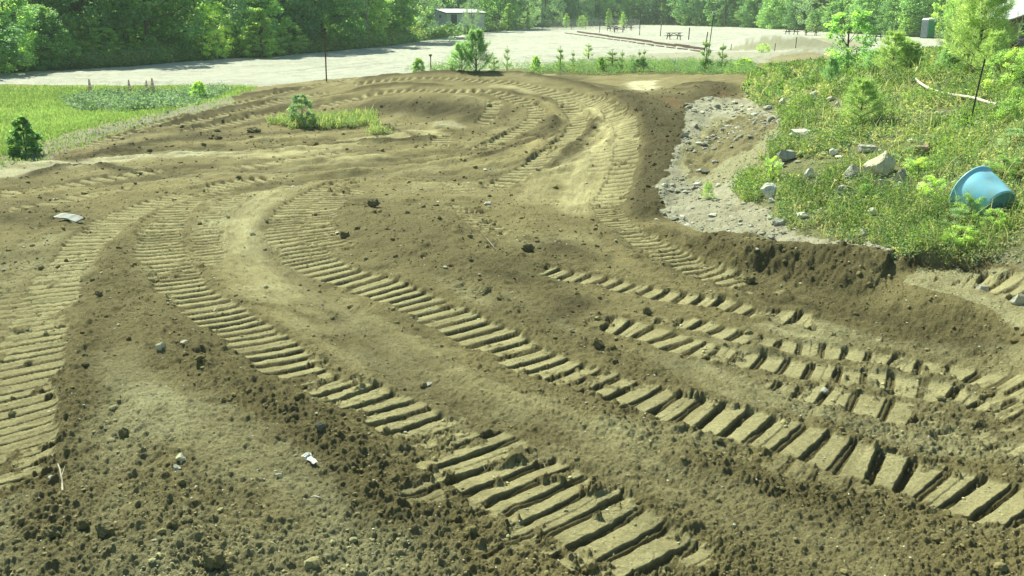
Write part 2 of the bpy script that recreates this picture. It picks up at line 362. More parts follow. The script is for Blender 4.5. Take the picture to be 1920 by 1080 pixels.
# relief --------------------------------------------------------------------
def vis(lam): return np.clip(lam / cell / 2.2 - .6, 0, 1)
rel = np.zeros(N)
rel += fbm(x, y, 1.6, 3, 51) * .035
rel += fbm(x, y, .35, 5, 55) * .030 * (.4 + clod)
L = np.where(lot, .4, 1.0) * clod; Lf = np.where(lot | field, .2, np.maximum(clod, .5))
sel = (y < 69)
def addl(cellsz, amp, seed, prob):
    m = sel & (vis(cellsz) > 0) & (L > .02)
    lx = x[m] + wob2[m] * cellsz * .25; ly = y[m] + wob[m] * cellsz * .25
    v = lumps(lx, ly, cellsz, seed, prob) * vis(cellsz)[m] * amp
    rel[m] += v * (Lf if cellsz < .06 else L)[m]
addl(.5, .22, 1, .15); addl(.21, .34, 2, .25); addl(.1, .45, 3, .45); addl(.05, 1.15, 4, .75); addl(.026, 1.35, 6, .85); addl(.015, 1.2, 5, .85)
rel += fbm(x, y, .06, 4, 66, .7) * .030 * vis(.05) * (.45 + .85 * clod) * sel
rel += fbm(x, y, .2, 4, 67, .7) * .03 * vis(.1) * (.15 + clod) * sel * (1 + 2.2 * sstep(11, 22, y))
# erosion streaks on gravel slope
rel += np.where(grav, fbm(x * .9 + y * .5, y * .8 - x * 1.0, .3, 4, 71) * np.where(brn, .11, .045), 0)
rel += np.where(lot & ~wood, streak * .05 + fbm(x, y, 3, 3, 97) * .06, 0)
# a few deep ruts on the lot
for pts, dp in (([(-50,156),(60,156),(140,154),(230,156),(330,158)], .10), ([(20,148),(70,146),(120,147)], .05), ([(150,143),(190,141),(230,143)], .06), ([(620,121),(700,118)], .05)):
    idx, D, S, E = nearest(*line([p + (0.,) for p in pts], .2), .8); rel[idx] += dp * np.exp(-((D - .22) / .14) ** 2) - dp * np.exp(-(D / .14) ** 2)

for i_, pts in enumerate([[(-60,150),(150,146),(350,143),(600,125),(850,95)],[(-60,142),(200,139),(450,128),(700,103),(900,82)],[(250,153),(450,150),(650,131),(900,100),(1060,84)],[(500,140),(700,118),(950,92),(1150,88)],[(620,112),(800,92),(960,76),(1100,66)],
    [(700,134),(850,118),(1050,104),(1200,98)],[(0,135),(250,129),(450,120),(560,112)],[(1100,92),(1250,84),(1400,74)],[(1200,60),(1350,64),(1500,70)],[(950,128),(1050,118),(1250,110),(1450,112)]]):
    pw, ex = line([p + (0.,) for p in pts], .25); idx, D, S, E = nearest(pw, ex, 2.2)
    if len(idx) == 0: continue
    ok = (lot & ~wood)[idx] * sstep(-.5, .3, fbm(x[idx], y[idx], 4, 3, 150 + i_)); D = D + wob[idx] * .25
    g = np.exp(-((np.abs(D) - .85) / .22) ** 2) * ok; paint_i(idx, LOT * (.62 if i_ % 2 else 1.2), g * .7); rel[idx] -= g * .05
# crawler tracks: points (px, py), width, pitch, strength
TR = [
 # centre main run
 ([(700,330),(620,352),(575,375),(548,400),(538,425),(548,452),(572,478),(625,508),(697,533),(767,561),(845,598),(930,639),(1008,677),(1090,708),(1256,759),(1425,804),(1570,848),(1732,897),(1913,954),(2000,983),(2150,1035)], .66, .20, .23, 1.0),
 # its second pass on the inner side
 ([(720,350),(655,362),(612,385),(598,410),(602,440),(640,478)], .6, .2, .2, .75),
 ([(1290,822),(1400,852),(1500,882),(1620,915),(1750,950)], .3, .23, .23, .35),
 # left centre run
 ([(450,345),(390,362),(340,385),(310,412),(300,440),(303,470),(318,505),(350,545),(403,585),(457,622),(510,660),(565,695),(625,722),(700,752),(785,800),(842,832),(900,862)], .66, .2, .215, 1.0),
 ([(470,355),(425,380),(398,410),(388,440),(392,480),(400,520)], .5, .19, .19, .6),
 ([(770,790),(900,866),(985,918),(1085,975),(1190,1035),(1300,1100),(1440,1190)], .92, .215, .23, 1.0),
 ([(690,850),(760,895),(850,950),(940,1005),(1040,1070),(1110,1110)], .5, .22, .22, .55),
 ([(1200,960),(1300,1010),(1400,1060)], .3, .22, .22, .4),
 # left edge run
 ([(-10,985),(18,920),(32,840),(42,760),(52,690),(62,630),(88,565),(122,505),(162,455),(205,420),(262,390),(325,370),(400,351),(470,338),(560,330)], .64, .2, .2, .92),
 ([(-90,760),(-40,660),(0,590),(50,525),(90,490),(130,462)], .6, .2, .2, .4),
 # right hand runs
 ([(960,492),(1045,512),(1108,524),(1182,540),(1243,552),(1300,561),(1361,571),(1420,584),(1481,596),(1550,609),(1625,625),(1700,638),(1700,638)], .42, .2, .25, .95),
 ([(900,375),(860,350),(830,335)], .5, .2, .2, .3),
 ([(868,378),(890,403),(918,430),(960,458)], .6, .19, .19, .8),
 ([(1130,375),(1150,412),(1200,446),(1250,473),(1300,498),(1357,521),(1410,541),(1480,565)], .5, .19, .22, .85),
 ([(1040,603),(1130,607),(1210,622),(1300,652),(1400,672),(1484,688),(1574,703),(1663,716),(1755,733),(1846,750),(1960,775),(2100,805)], .5, .22, .25, .88),
 ([(1190,590),(1245,598),(1297,606),(1365,625),(1450,646),(1550,658),(1633,669),(1714,684),(1804,699),(1900,716),(1990,730),(2100,750)], .36, .21, .25, .92),
 ([(1380,702),(1450,720),(1560,745),(1680,772),(1800,802),(1920,835),(2050,870)], .55, .24, .27, .72),
 ([(1700,512),(1760,519),(1830,527),(1900,535),(2000,545)], .5, .22, .22, .85),
 # loop
 ([(1140,395),(1160,340),(1172,300),(1176,258),(1160,222),(1110,190),(1040,168)], .6, .21, .21, .6),
 ([(640,160),(740,149),(840,147),(940,153),(1023,170),(1063,193),(1083,222),(1073,253),(1035,282),(1000,310),(960,335),(915,356)], .6, .24, .24, .95),
 ([(560,208),(640,190),(700,177),(757,170),(850,170),(920,172),(985,192),(1008,213),(990,233),(940,263),(885,285)], .55, .24, .24, .8),
 ([(930,182),(925,200),(915,220),(895,238)], .5, .2, .2, .7),
 ([(834,250),(826,268),(820,285)], .6, .2, .2, .6),
 ([(720,143),(640,150),(560,167),(470,188),(380,210),(280,235),(180,258)], .5, .24, .24, .8),
 ([(640,168),(560,182),(480,200),(390,222),(300,240),(200,262),(80,290)], .5, .24, .24, .7),
 ([(620,195),(520,212),(430,232),(330,250)], .5, .24, .24, .5),
 ([(-60,382),(20,362),(90,352),(160,341),(235,328),(330,315)], .6, .22, .22, .6),
 ([(-60,410),(20,398),(100,380),(200,362),(290,345)], .5, .22, .22, .4),
 ([(1100,345),(1130,300),(1100,260)], .5, .22, .22, .3),
 ([(700,280),(620,290),(520,305),(420,318)], .5, .22, .22, .35),
]
track_m = np.zeros(N)
for pts, w, p0, p1, st in TR:
    pw, ex = line([p + (k / (len(pts) - 1),) for k, p in enumerate(pts)], .05)
    idx, D, S, E = nearest(pw, ex, w * .5 + .3)
    if len(idx) == 0: continue
    far = max(p[1] for p in pts) < 420
    if far: p0, p1 = .30, .30
    pitch = p0 + (p1 - p0) * E[:, 0]
    Lt = S.max(); S0 = S; endf = sstep(0, .4, S0) * sstep(0, .4, Lt - S0); S = S + .10 * fbm(S, 0 * S + w * 9, 1.1, 2, 71); ph = S / p0 if p0 == p1 else Lt / (p1 - p0) * np.log1p((p1 - p0) * S / Lt / p0)
    jit = vn(np.floor(ph) * 3.7, D * .8, 4) * .12
    wav = fbm(x[idx], y[idx], .25, 3, 15) * .022
    u = ph + jit * .7 + wav; k = np.floor(u); u = u - k
    hw = w * .5 * (1 + (vn(k * 1.7, k * .3 + 7 + 5 * (D > 0), 8) - .55) * .34)
    inside = 1 - sstep(hw - .04, hw + .015, np.abs(D) + wob2[idx] * .03)
    c0 = .04 - .62 * st - (.25 if far else 0)
    crumb = sstep(c0, c0 + .22, fbm(x[idx], y[idx], .16, 5, 13 + int(w * 100), .65) + .62 * fbm(x[idx], y[idx], .8, 2, 17) - .8 * (1 - sstep(0, 1.1, S0) * sstep(0, 1.1, Lt - S0)) + .45 * (vn(k * 7.7, 2 + 0 * k, 44) - .45) - .25 * sstep(.4, 1, np.abs(D) / hw))
    m = inside * crumb * endf * min(1, .25 + st)
    padlife = vn(k * 2.3 + 3, D * 3.2 + 3, 19) ** 1.3
    sf = np.maximum(.07, cell[idx] / pitch * .8); gw = .11 + .05 * (vn(k * 5.1, D * 3, 12) - .5) + fbm(x[idx], y[idx], .09, 2, 29) * .04
    groove = 1 - sstep(gw, gw + sf, np.abs(u - .5))
    dep = (.016 + .050 * padlife) * min(1.0, .1 + .9 * st) * (1.5 if far else 1)
    uu = np.where(u > .5, u - 1, u)
    prof = -.03 - dep * groove + uu * (.02 + .03 * (vn(k * 9.1, 3 + 0 * k, 22) - .5)) + (vn(k * 4.3, 1 + 0 * k, 6) - .5) * .022 + fbm(x[idx], y[idx], .1, 4, 37) * .007
    base = h[idx] + .4 * fbm(x[idx], y[idx], .5, 2, 23) * .03
    mh = (1 - sstep(hw - .12, hw + .16, np.abs(D) + wob[idx] * .08)) * endf * min(1, st + .2)
    rel[idx] = rel[idx] * (1 - .88 * m) + (prof + .02) * m - mh * (.75 * np.maximum(h[idx], 0) + .012)
    # ragged shoulders pushed up on both sides
    sh_ = np.exp(-((np.abs(D) - hw - .05) / .055) ** 2) * endf * st
    rel[idx] += sh_ * (.008 + .018 * np.clip(mid[idx] + wob2[idx], -.5, 1)); clod[idx] = np.maximum(clod[idx], sh_ * .9)
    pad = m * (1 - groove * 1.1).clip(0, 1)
    paint_i(idx, DRY * (1.0 if st > .7 or far else .88), pad * (.55 + .4 * padlife) * (1 if far else .6 + .4 * st)); paint_i(idx, SOIL * (.5 if far else .62), m * groove * .95)  # groove colour darkened: moist soil plus painted-in shade of the recess
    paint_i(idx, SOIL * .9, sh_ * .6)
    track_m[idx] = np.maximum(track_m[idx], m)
z = z0 + h + rel + hsm * (1 - track_m)
# broken crust plates beside the near tracks
m = inpoly(PX, PY, [(560,690),(760,690),(900,800),(820,860),(640,780)]) | inpoly(PX, PY, [(1060,860),(1250,880),(1560,1000),(1560,1130),(1250,1130)]) | inpoly(PX, PY, [(1200,700),(1480,760),(1700,800),(1680,870),(1380,790)])
mi = np.nonzero(m)[0]
def voro(xx, yy, c, seed):
    xx = xx / c; yy = yy / c; ix = np.floor(xx).astype(int); iy = np.floor(yy).astype(int); f1 = np.full(xx.shape, 9.); f2 = f1.copy(); idv = f1 * 0
    for i in (-1, 0, 1):
        for j in (-1, 0, 1):
            gx = (ix + i + seed) & 255; gy = (iy + j) & 255
            d = np.hypot(ix + i + T[gx, gy] - xx, iy + j + T2[gx, gy] - yy)
            b = d < f1; f2 = np.where(b, f1, np.minimum(f2, d)); idv = np.where(b, T3[gx, gy], idv); f1 = np.where(b, d, f1)
    return f1, f2, idv
f1, f2, idv = voro(x[mi] + wob[mi] * .04, y[mi], .11, 3)
ed = sstep(.02, .14, f2 - f1); on = sstep(.5, .6, vn(x[mi] / .25, y[mi] / .25, 33)) * sstep(.03, .25, track_m[mi] + wob2[mi] * .1) * (1 - sstep(.8, 1, track_m[mi]) * .7)
z[mi] += on * ((idv - .3) * .035 * ed - .02 * (1 - ed) + (f1 - .3) * (idv - .5) * .05); paint_i(mi, DRY * .95, on * ed * .5)

var = fbm(x, y, .12, 4, 81)
col *= (1 + .16 * var + .10 * mid)[:, None]
clodz = np.clip(rel / .03, -1, 1)
RZ = z.reshape(NR, NC)
def H(xx, yy):
    """height of the finished ground"""
    xx = np.atleast_1d(np.asarray(xx, float)); yy = np.atleast_1d(np.asarray(yy, float))
    fr = np.interp(yy, rowsY, np.arange(NR)); fc = np.interp(xx / (yy + .9), cols, np.arange(NC))
    i = np.clip(fr.astype(int), 0, NR - 2); j = np.clip(fc.astype(int), 0, NC - 2); a = fr - i; b = fc - j
    return (RZ[i, j] * (1 - a) + RZ[i + 1, j] * a) * (1 - b) + (RZ[i, j + 1] * (1 - a) + RZ[i + 1, j + 1] * a) * b
def Hs(xx, yy): return float(H(xx, yy)[0])

# ---------------------------------------------------------------- mesh helpers
def tag(o, label=None, cat=None, group=None, kind=None):
    if label: o['label'] = label
    if cat: o['category'] = cat
    if group: o['group'] = group
    if kind: o['kind'] = kind
    return o
def np_mesh(name, V, Fc, colors=None, smooth=False):
    me = bpy.data.meshes.new(name); V = np.asarray(V, np.float32); Fc = np.asarray(Fc, np.int32)
    me.vertices.add(len(V)); me.vertices.foreach_set('co', V.ravel())
    k = Fc.shape[1]; me.loops.add(Fc.size); me.loops.foreach_set('vertex_index', Fc.ravel())
    me.polygons.add(len(Fc)); me.polygons.foreach_set('loop_start', np.arange(0, Fc.size, k, dtype=np.int32))
    try: me.polygons.foreach_set('loop_total', np.full(len(Fc), k, np.int32))
    except Exception: pass
    me.polygons.foreach_set('use_smooth', np.full(len(Fc), smooth, bool))
    me.update(calc_edges=True)
    if colors is not None:
        at = me.color_attributes.new('tone', 'FLOAT_COLOR', 'POINT')
        c = np.ones((len(V), 4), np.float32); c[:, :3] = colors; at.data.foreach_set('color', c.ravel())
    return me
def link(name, me, mat=None, parent=None, loc=None):
    o = bpy.data.objects.new(name, me); COL.objects.link(o)
    if mat and me is not None and len(me.materials) == 0: me.materials.append(mat)
    if parent: o.parent = parent
    if loc is not None: o.location = loc
    return o
# ---------------------------------------------------------------- materials
def new_mat(name):
    m = bpy.data.materials.new(name); m.use_nodes = True
    nt = m.node_tree; nt.nodes.clear(); out = nt.nodes.new('ShaderNodeOutputMaterial')
    return m, nt, out
def bsdf(nt, rough=.9, spec=.2, metal=0):
    b = nt.nodes.new('ShaderNodeBsdfPrincipled'); b.inputs['Roughness'].default_value = rough
    b.inputs['Specular IOR Level'].default_value = spec; b.inputs['Metallic'].default_value = metal
    return b
def mixc(nt, a, b, fac, mode='MIX'):
    n = nt.nodes.new('ShaderNodeMix'); n.data_type = 'RGBA'; n.blend_type = mode
    for s, v in ((n.inputs[6], a), (n.inputs[7], b), (n.inputs[0], fac)):
        if hasattr(v, 'is_linked') or hasattr(v, 'node'): nt.links.new(v, s)
        else: s.default_value = v if not isinstance(v, (tuple, list)) else tuple(v) + (1,) * (4 - len(v))
    return n.outputs[2]
def noise(nt, scale, detail=4, rough=.6, coord='Object'):
    tc = nt.nodes.new('ShaderNodeTexCoord'); n = nt.nodes.new('ShaderNodeTexNoise')
    n.inputs['Scale'].default_value = scale; n.inputs['Detail'].default_value = detail; n.inputs['Roughness'].default_value = rough
    nt.links.new(tc.outputs[coord], n.inputs['Vector']); return n.outputs['Fac']
def ramp(nt, fac, a, b, lo=0, hi=1):
    n = nt.nodes.new('ShaderNodeMapRange'); n.inputs[1].default_value = a; n.inputs[2].default_value = b; n.inputs[3].default_value = lo; n.inputs[4].default_value = hi
    nt.links.new(fac, n.inputs[0]); return n.outputs[0]
def bump(nt, h, strength, dist, prev=None):
    n = nt.nodes.new('ShaderNodeBump'); n.inputs['Strength'].default_value = strength; n.inputs['Distance'].default_value = dist
    nt.links.new(h, n.inputs['Height'])
    if prev: nt.links.new(prev, n.inputs['Normal'])
    return n.outputs['Normal']
def plain(name, c, rough=.7, spec=.3, metal=0, var=.25, scale=6, bs=.2, bd=.01, second=None):
    """paint, timber, steel, plastic: base colour with worn and dirty patches"""
    m, nt, out = new_mat(name); b = bsdf(nt, rough, spec, metal)
    f = noise(nt, scale, 6); dark = tuple(v * (1 - var) for v in c) if second is None else second
    nt.links.new(mixc(nt, dark, c, ramp(nt, f, .35, .62)), b.inputs['Base Color'])
    nt.links.new(bump(nt, noise(nt, scale * 5, 4), bs, bd), b.inputs['Normal'])
    nt.links.new(b.outputs[0], out.inputs[0]); return m
def ground_mat():
    m, nt, out = new_mat('soil'); b = bsdf(nt, .95, .12)
    a = nt.nodes.new('ShaderNodeVertexColor'); a.layer_name = 'tone'
    f = noise(nt, 38, 6, .7); g = noise(nt, 160, 3, .7)
    s = nt.nodes.new('ShaderNodeMath'); s.operation = 'MULTIPLY'
    nt.links.new(ramp(nt, f, .3, .7, .70, 1.26), s.inputs[0]); nt.links.new(ramp(nt, g, .3, .7, .80, 1.20), s.inputs[1])
    vm = nt.nodes.new('ShaderNodeVectorMath'); vm.operation = 'SCALE'
    nt.links.new(a.outputs[0], vm.inputs[0]); nt.links.new(s.outputs[0], vm.inputs['Scale'])
    # scattered pale grit
    tc = nt.nodes.new('ShaderNodeTexCoord'); v = nt.nodes.new('ShaderNodeTexVoronoi'); v.inputs['Scale'].default_value = 26
    nt.links.new(tc.outputs['Object'], v.inputs['Vector'])
    grit = ramp(nt, v.outputs['Distance'], .10, .16, 1, 0)
    sep = nt.nodes.new('ShaderNodeSeparateColor'); nt.links.new(v.outputs['Color'], sep.inputs[0])
    k = nt.nodes.new('ShaderNodeMath'); k.operation = 'MULTIPLY'; nt.links.new(grit, k.inputs[0]); nt.links.new(ramp(nt, sep.outputs[0], .86, .9), k.inputs[1])
    nt.links.new(mixc(nt, vm.outputs[0], (.42, .40, .30), k.outputs[0]), b.inputs['Base Color'])
    n1 = bump(nt, noise(nt, 20, 9, .8), 1, .06); n2 = bump(nt, noise(nt, 110, 4, .7), .6, .008, n1)
    nt.links.new(n2, b.inputs['Normal']); nt.links.new(b.outputs[0], out.inputs[0]); return m
def leaf_mat(name, c, trans=.35, rand=.25, gloss=.3):
    m, nt, out = new_mat(name)
    a = nt.nodes.new('ShaderNodeVertexColor'); a.layer_name = 'tone'
    oi = nt.nodes.new('ShaderNodeObjectInfo')
    cc = mixc(nt, c, a.outputs[0], 1.0, 'MULTIPLY')
    hs = nt.nodes.new('ShaderNodeHueSaturation'); nt.links.new(cc, hs.inputs['Color'])
    nt.links.new(ramp(nt, oi.outputs['Random'], 0, 1, 1 - rand, 1 + rand), hs.inputs['Value'])
    nt.links.new(ramp(nt, oi.outputs['Random'], 0, 1, .515, .485), hs.inputs['Hue'])
    b = bsdf(nt, .55, gloss); nt.links.new(hs.outputs[0], b.inputs['Base Color'])
    t = nt.nodes.new('ShaderNodeBsdfTranslucent')
    nt.links.new(mixc(nt, hs.outputs[0], (1.4, 1.45, .8), 1.0, 'MULTIPLY'), t.inputs[0])
    mx = nt.nodes.new('ShaderNodeMixShader'); mx.inputs[0].default_value = trans
    nt.links.new(b.outputs[0], mx.inputs[1]); nt.links.new(t.outputs[0], mx.inputs[2]); nt.links.new(mx.outputs[0], out.inputs[0])
    return m
M_soil = ground_mat()
g = link('ground', np_mesh('ground', np.stack([x, y, z], -1),
    (lambda i: np.stack([i, i + 1, i + NC + 1, i + NC], -1).reshape(-1, 4))((np.arange(NR - 1)[:, None] * NC + np.arange(NC - 1)[None])), col, True), M_soil)
tag(g, kind='structure')

# ---------------------------------------------------------------- camera, light
cam = bpy.data.cameras.new('camera'); cam.sensor_width = 36; cam.lens = 36 * F / 1920; cam.clip_end = 3000; cam.clip_start = .05
co = bpy.data.objects.new('camera', cam); COL.objects.link(co); co.location = (0, 0, CAMH); co.rotation_euler = (math.pi / 2 - PITCH, 0, 0)
SC.camera = co
SUN_AZ = R(-33); SUN_EL = R(46)      # clockwise from +Y
sd = Vector((math.sin(SUN_AZ) * math.cos(SUN_EL), math.cos(SUN_AZ) * math.cos(SUN_EL), math.sin(SUN_EL)))
sl = bpy.data.lights.new('sun', 'SUN'); sl.energy = 5; sl.angle = R(.53); sl.color = (1, 1, .75)
so = bpy.data.objects.new('sun', sl); COL.objects.link(so); so.rotation_euler = sd.to_track_quat('Z', 'Y').to_euler(); so.location = (0, 0, 30)
w = bpy.data.worlds.new('World'); SC.world = w; w.use_nodes = True; nt = w.node_tree
bg = nt.nodes['Background']; sk = nt.nodes.new('ShaderNodeTexSky'); sk.sky_type = 'NISHITA'; sk.sun_disc = False
sk.sun_elevation = SUN_EL; sk.sun_rotation = SUN_AZ
nt.links.new(mixc(nt, sk.outputs[0], (.84, 1.0, .82), 1.0, 'MULTIPLY'), bg.inputs[0]); bg.inputs[1].default_value = .09
SC.view_settings.view_transform = 'Standard'; SC.view_settings.look = 'None'; SC.view_settings.exposure = .90
SC.cycles.max_bounces = 5; SC.cycles.transparent_max_bounces = 4; SC.cycles.diffuse_bounces = 3; SC.cycles.glossy_bounces = 2
PALE = (.62, .58, .42); GREY = (.42, .42, .36); WHITE = (.70, .70, .60); DK = (.16, .16, .12)
ROCK_LIST = [
 ('boulder',1660,330,66,44,PALE,'largest pale boulder on the weedy hill, left of the blue tub'),
 ('rock',1600,336,36,22,GREY,'grey rock partly sunk in weeds left of the largest boulder'),
 ('rock',1690,345,24,24,GREY,'upright grey rock leaning on the right foot of the largest boulder'),
 ('rock',1659,352,24,13,PALE,'small tan rock just below the largest boulder'),
 ('rock',1734,290,34,18,(.45,.36,.24),'brown flat topped rock above and right of the largest boulder'),
 ('rock',1628,285,36,12,GREY,'flat grey rock above the largest boulder'),
 ('rock',1504,256,40,11,WHITE,'long flat white rock in the upper middle of the hill'),
 ('rock',1444,378,30,30,WHITE,'pointed grey white rock standing on the gravel slope'),
 ('rock',1447,382,16,8,WHITE,'flat white chip right at the foot of the pointed rock'),
 ('rock',1517,336,22,18,WHITE,'angular bright white rock left of the grey sunk rock'),
 ('rock',1480,302,44,18,GREY,'broad grey rock shelf above the angular white rock'),
 ('rock',1462,316,26,12,GREY,'grey slab at the lower left of the rock shelf'),
 ('rock',1563,292,18,11,WHITE,'small white rock left of the flat grey rock'),
 ('rock',1583,368,32,14,GREY,'low grey rock right below the grey sunk rock'),
 ('rock',1505,412,22,12,WHITE,'white rock at the grass edge above the dirt bank'),
 ('rock',1460,426,26,11,GREY,'dark grey rock on the lower gravel slope'),
 ('rock',1636,408,18,12,WHITE,'small white rock among the weeds straight below the boulder'),
 ('rock',1622,443,14,10,WHITE,'bright white stone just above the pale board'),
 ('rock',1527,183,14,9,WHITE,'small white rock high on the hill below the leafy sapling'),
 ('rock',1562,190,18,8,WHITE,'left white rock of the pair beside the lone young pine'),
 ('rock',1571,199,11,7,WHITE,'right small white rock of the pair beside the lone young pine'),
 ('rock',1440,205,18,8,GREY,'flat grey rock at the top of the dirt slope edge'),
 ('rock',1448,225,20,9,GREY,'flat pale rock where the slope turns from dirt to weeds'),
 ('rock',1467,193,12,9,WHITE,'rounded pale rock in the weeds above the dirt slope'),
 ('rock',1285,268,18,9,GREY,'grey rock lying where loose soil meets the gravel slope'),
 ('rock',1322,322,22,8,(.20,.20,.17),'dark flat rock in the middle of the gravel slope'),
 ('rock',1845,547,22,14,GREY,'grey rock on the crawler pads below the cut bank'),
 ('rock',1912,575,26,18,GREY,'grey rock at the right picture edge below the cut bank'),
 ('rock',1735,352,24,12,(.40,.33,.25),'brownish rock in weeds between boulder and blue tub'),
 ('rock',1905,95,70,22,(.22,.18,.15),'dark heap of rock below the red building'),
 ('stone',299,670,20,14,PALE,'pale round stone on loose soil between the two left tracks'),
 ('stone',337,866,20,16,PALE,'larger pale stone of the pair at the lower left'),
 ('stone',330,882,17,9,GREY,'smaller greyish stone of the pair at the lower left'),
 ('stone',602,827,23,22,DK,'dark angular stone above the white plastic scrap'),
 ('stone',523,892,14,10,PALE,'small tan stone left of the white plastic scrap'),
 ('stone',345,656,16,6,GREY,'flat grey stone chip right of the pale round stone'),
 ('stone',1545,733,20,13,GREY,'grey stone on the dusty ground at the right'),
 ('stone',914,385,13,6,WHITE,'small white stone at the start of the short track'),
 ('stone',800,720,22,7,(.5,.48,.4),'flat pale stone chip on the smooth brown path'),
 ('stone',95,895,16,6,GREY,'flat stone chip beside the upright twig'),
]
ROCKS = [a[1:5] for a in ROCK_LIST if a[0] != 'stone'] + [(px_, py_ + 8, -16, -10) for px_, py_ in ((1718,138),(1716,148),(1719,158),(1726,167),(1735,174),(1745,180),(1755,184),(1765,187),(1775,189),(1786,191),(1797,193),(1808,195),(1850,205),(1845,240))]
# ---------------------------------------------------------------- leaves, blades, clods as arrays
def unit(n, rs=RS):
    v = rs.normal(size=(n, 3)); return v / np.linalg.norm(v, axis=1, keepdims=True)
def leaf_quads(C, size, tone, aspect=.55, up=.3, droop=None):
    n = len(C); nn = unit(n); nn[:, 2] = np.abs(nn[:, 2]) + up; nn /= np.linalg.norm(nn, axis=1, keepdims=True)
    u = np.cross(nn, unit(n)); u /= np.maximum(np.linalg.norm(u, axis=1, keepdims=True), 1e-6); v = np.cross(nn, u)
    s = np.broadcast_to(np.asarray(size, float), (n,))[:, None] * RS.uniform(.7, 1.3, (n, 1))
    V = np.stack([C - u * s, C + v * s * aspect - nn * s * .12, C + u * s, C - v * s * aspect - nn * s * .12], 1).reshape(-1, 3)
    Fc = np.arange(n * 4).reshape(-1, 4); return V, Fc, np.repeat(tone, 4, 0)
def blade_quads(B, height, width, tone, lean=.45):
    n = len(B); a = RS.uniform(0, 6.283, n); d = np.stack([np.cos(a), np.sin(a), 0 * a], -1)
    l = RS.uniform(.1, 1, n)[:, None] * lean; b = RS.uniform(0, 6.283, n); q = np.stack([np.cos(b), np.sin(b), 0 * b], -1)
    hh = (np.broadcast_to(np.asarray(height, float), (n,)) * RS.uniform(.6, 1.2, n))[:, None]; w = np.broadcast_to(np.asarray(width, float), (n,))[:, None]
    up = np.array([[0, 0, 1.]])
    tip = B + up * hh + d * hh * l; midp = B + up * hh * .55 + d * hh * l * .35
    V = np.stack([B - q * w * .5, midp + q * w * .5, tip, midp - q * w * .5], 1).reshape(-1, 3)
    return V, np.arange(n * 4).reshape(-1, 4), np.repeat(tone, 4, 0)
def cat(parts):
    Vs = []; Fs = []; Cs = []; o = 0
    for V, Fc, C in parts:
        Vs.append(V); Fs.append(Fc + o); Cs.append(C); o += len(V)
    return np.concatenate(Vs), np.concatenate(Fs), np.concatenate(Cs)
def tones(n, pal, jit=.15):
    pal = np.array(pal); c = pal[RS.randint(0, len(pal), n)]; return c * RS.uniform(1 - jit, 1 + jit, (n, 1))
ph = (1 + 5 ** .5) / 2
ICO_V = np.array([(-1,ph,0),(1,ph,0),(-1,-ph,0),(1,-ph,0),(0,-1,ph),(0,1,ph),(0,-1,-ph),(0,1,-ph),(ph,0,-1),(ph,0,1),(-ph,0,-1),(-ph,0,1)]) / math.hypot(1, ph)
ICO_F = np.array([(0,11,5),(0,5,1),(0,1,7),(0,7,10),(0,10,11),(1,5,9),(5,11,4),(11,10,2),(10,7,6),(7,1,8),(3,9,4),(3,4,2),(3,2,6),(3,6,8),(3,8,9),(4,9,5),(2,4,11),(6,2,10),(8,6,7),(9,8,1)])
def subdiv(V, Fc):
    V = list(map(tuple, V)); cache = {}; out = []
    def md(a, b):
        k = (min(a, b), max(a, b))
        if k not in cache:
            m = np.array(V[a]) + np.array(V[b]); m /= np.linalg.norm(m); V.append(tuple(m)); cache[k] = len(V) - 1
        return cache[k]
    for a, b, c in Fc:
        ab, bc, ca = md(a, b), md(b, c), md(c, a); out += [(a, ab, ca), (b, bc, ab), (c, ca, bc), (ab, bc, ca)]
    return np.array(V), np.array(out)
I1 = subdiv(ICO_V, ICO_F); I2 = subdiv(*I1); I3 = subdiv(*I2)
def blobs(C, r, tone, flat=.75, base=(ICO_V, ICO_F), rough=.28):
    n = len(C); BV, BF = base; m = len(BV)
    k = 1 + RS.uniform(-rough, rough, (n, m, 1)); st = RS.uniform(.6, 1.25, (n, 1, 3)); st[..., 2] *= flat
    a = RS.uniform(0, 6.283, n); ca, sa = np.cos(a), np.sin(a)
    W = BV[None] * k * st
    X = W[..., 0] * ca[:, None] - W[..., 1] * sa[:, None]; Y = W[..., 0] * sa[:, None] + W[..., 1] * ca[:, None]
    V = np.stack([X, Y, W[..., 2]], -1) * r[:, None, None] + C[:, None, :]
    Fc = BF[None] + (np.arange(n) * m)[:, None, None]
    return V.reshape(-1, 3), Fc.reshape(-1, 3), np.repeat(tone, m, 0)
def pick(weight, n):
    """random ground points, denser where weight is larger"""
    p = weight / weight.sum(); k = RS.choice(N, n, p=p)
    xx = x[k] + RS.uniform(-.5, .5, n) * cell[k] * 1.3; yy = y[k] + RS.uniform(-.5, .5, n) * cell[k] * 1.3
    return xx, yy, H(xx, yy), k

inframe = (PX > -60) & (PX < 1980) & (PY < 1130) & (PY > 20)
tm = np.clip(1 - track_m * .8, .1, 1)
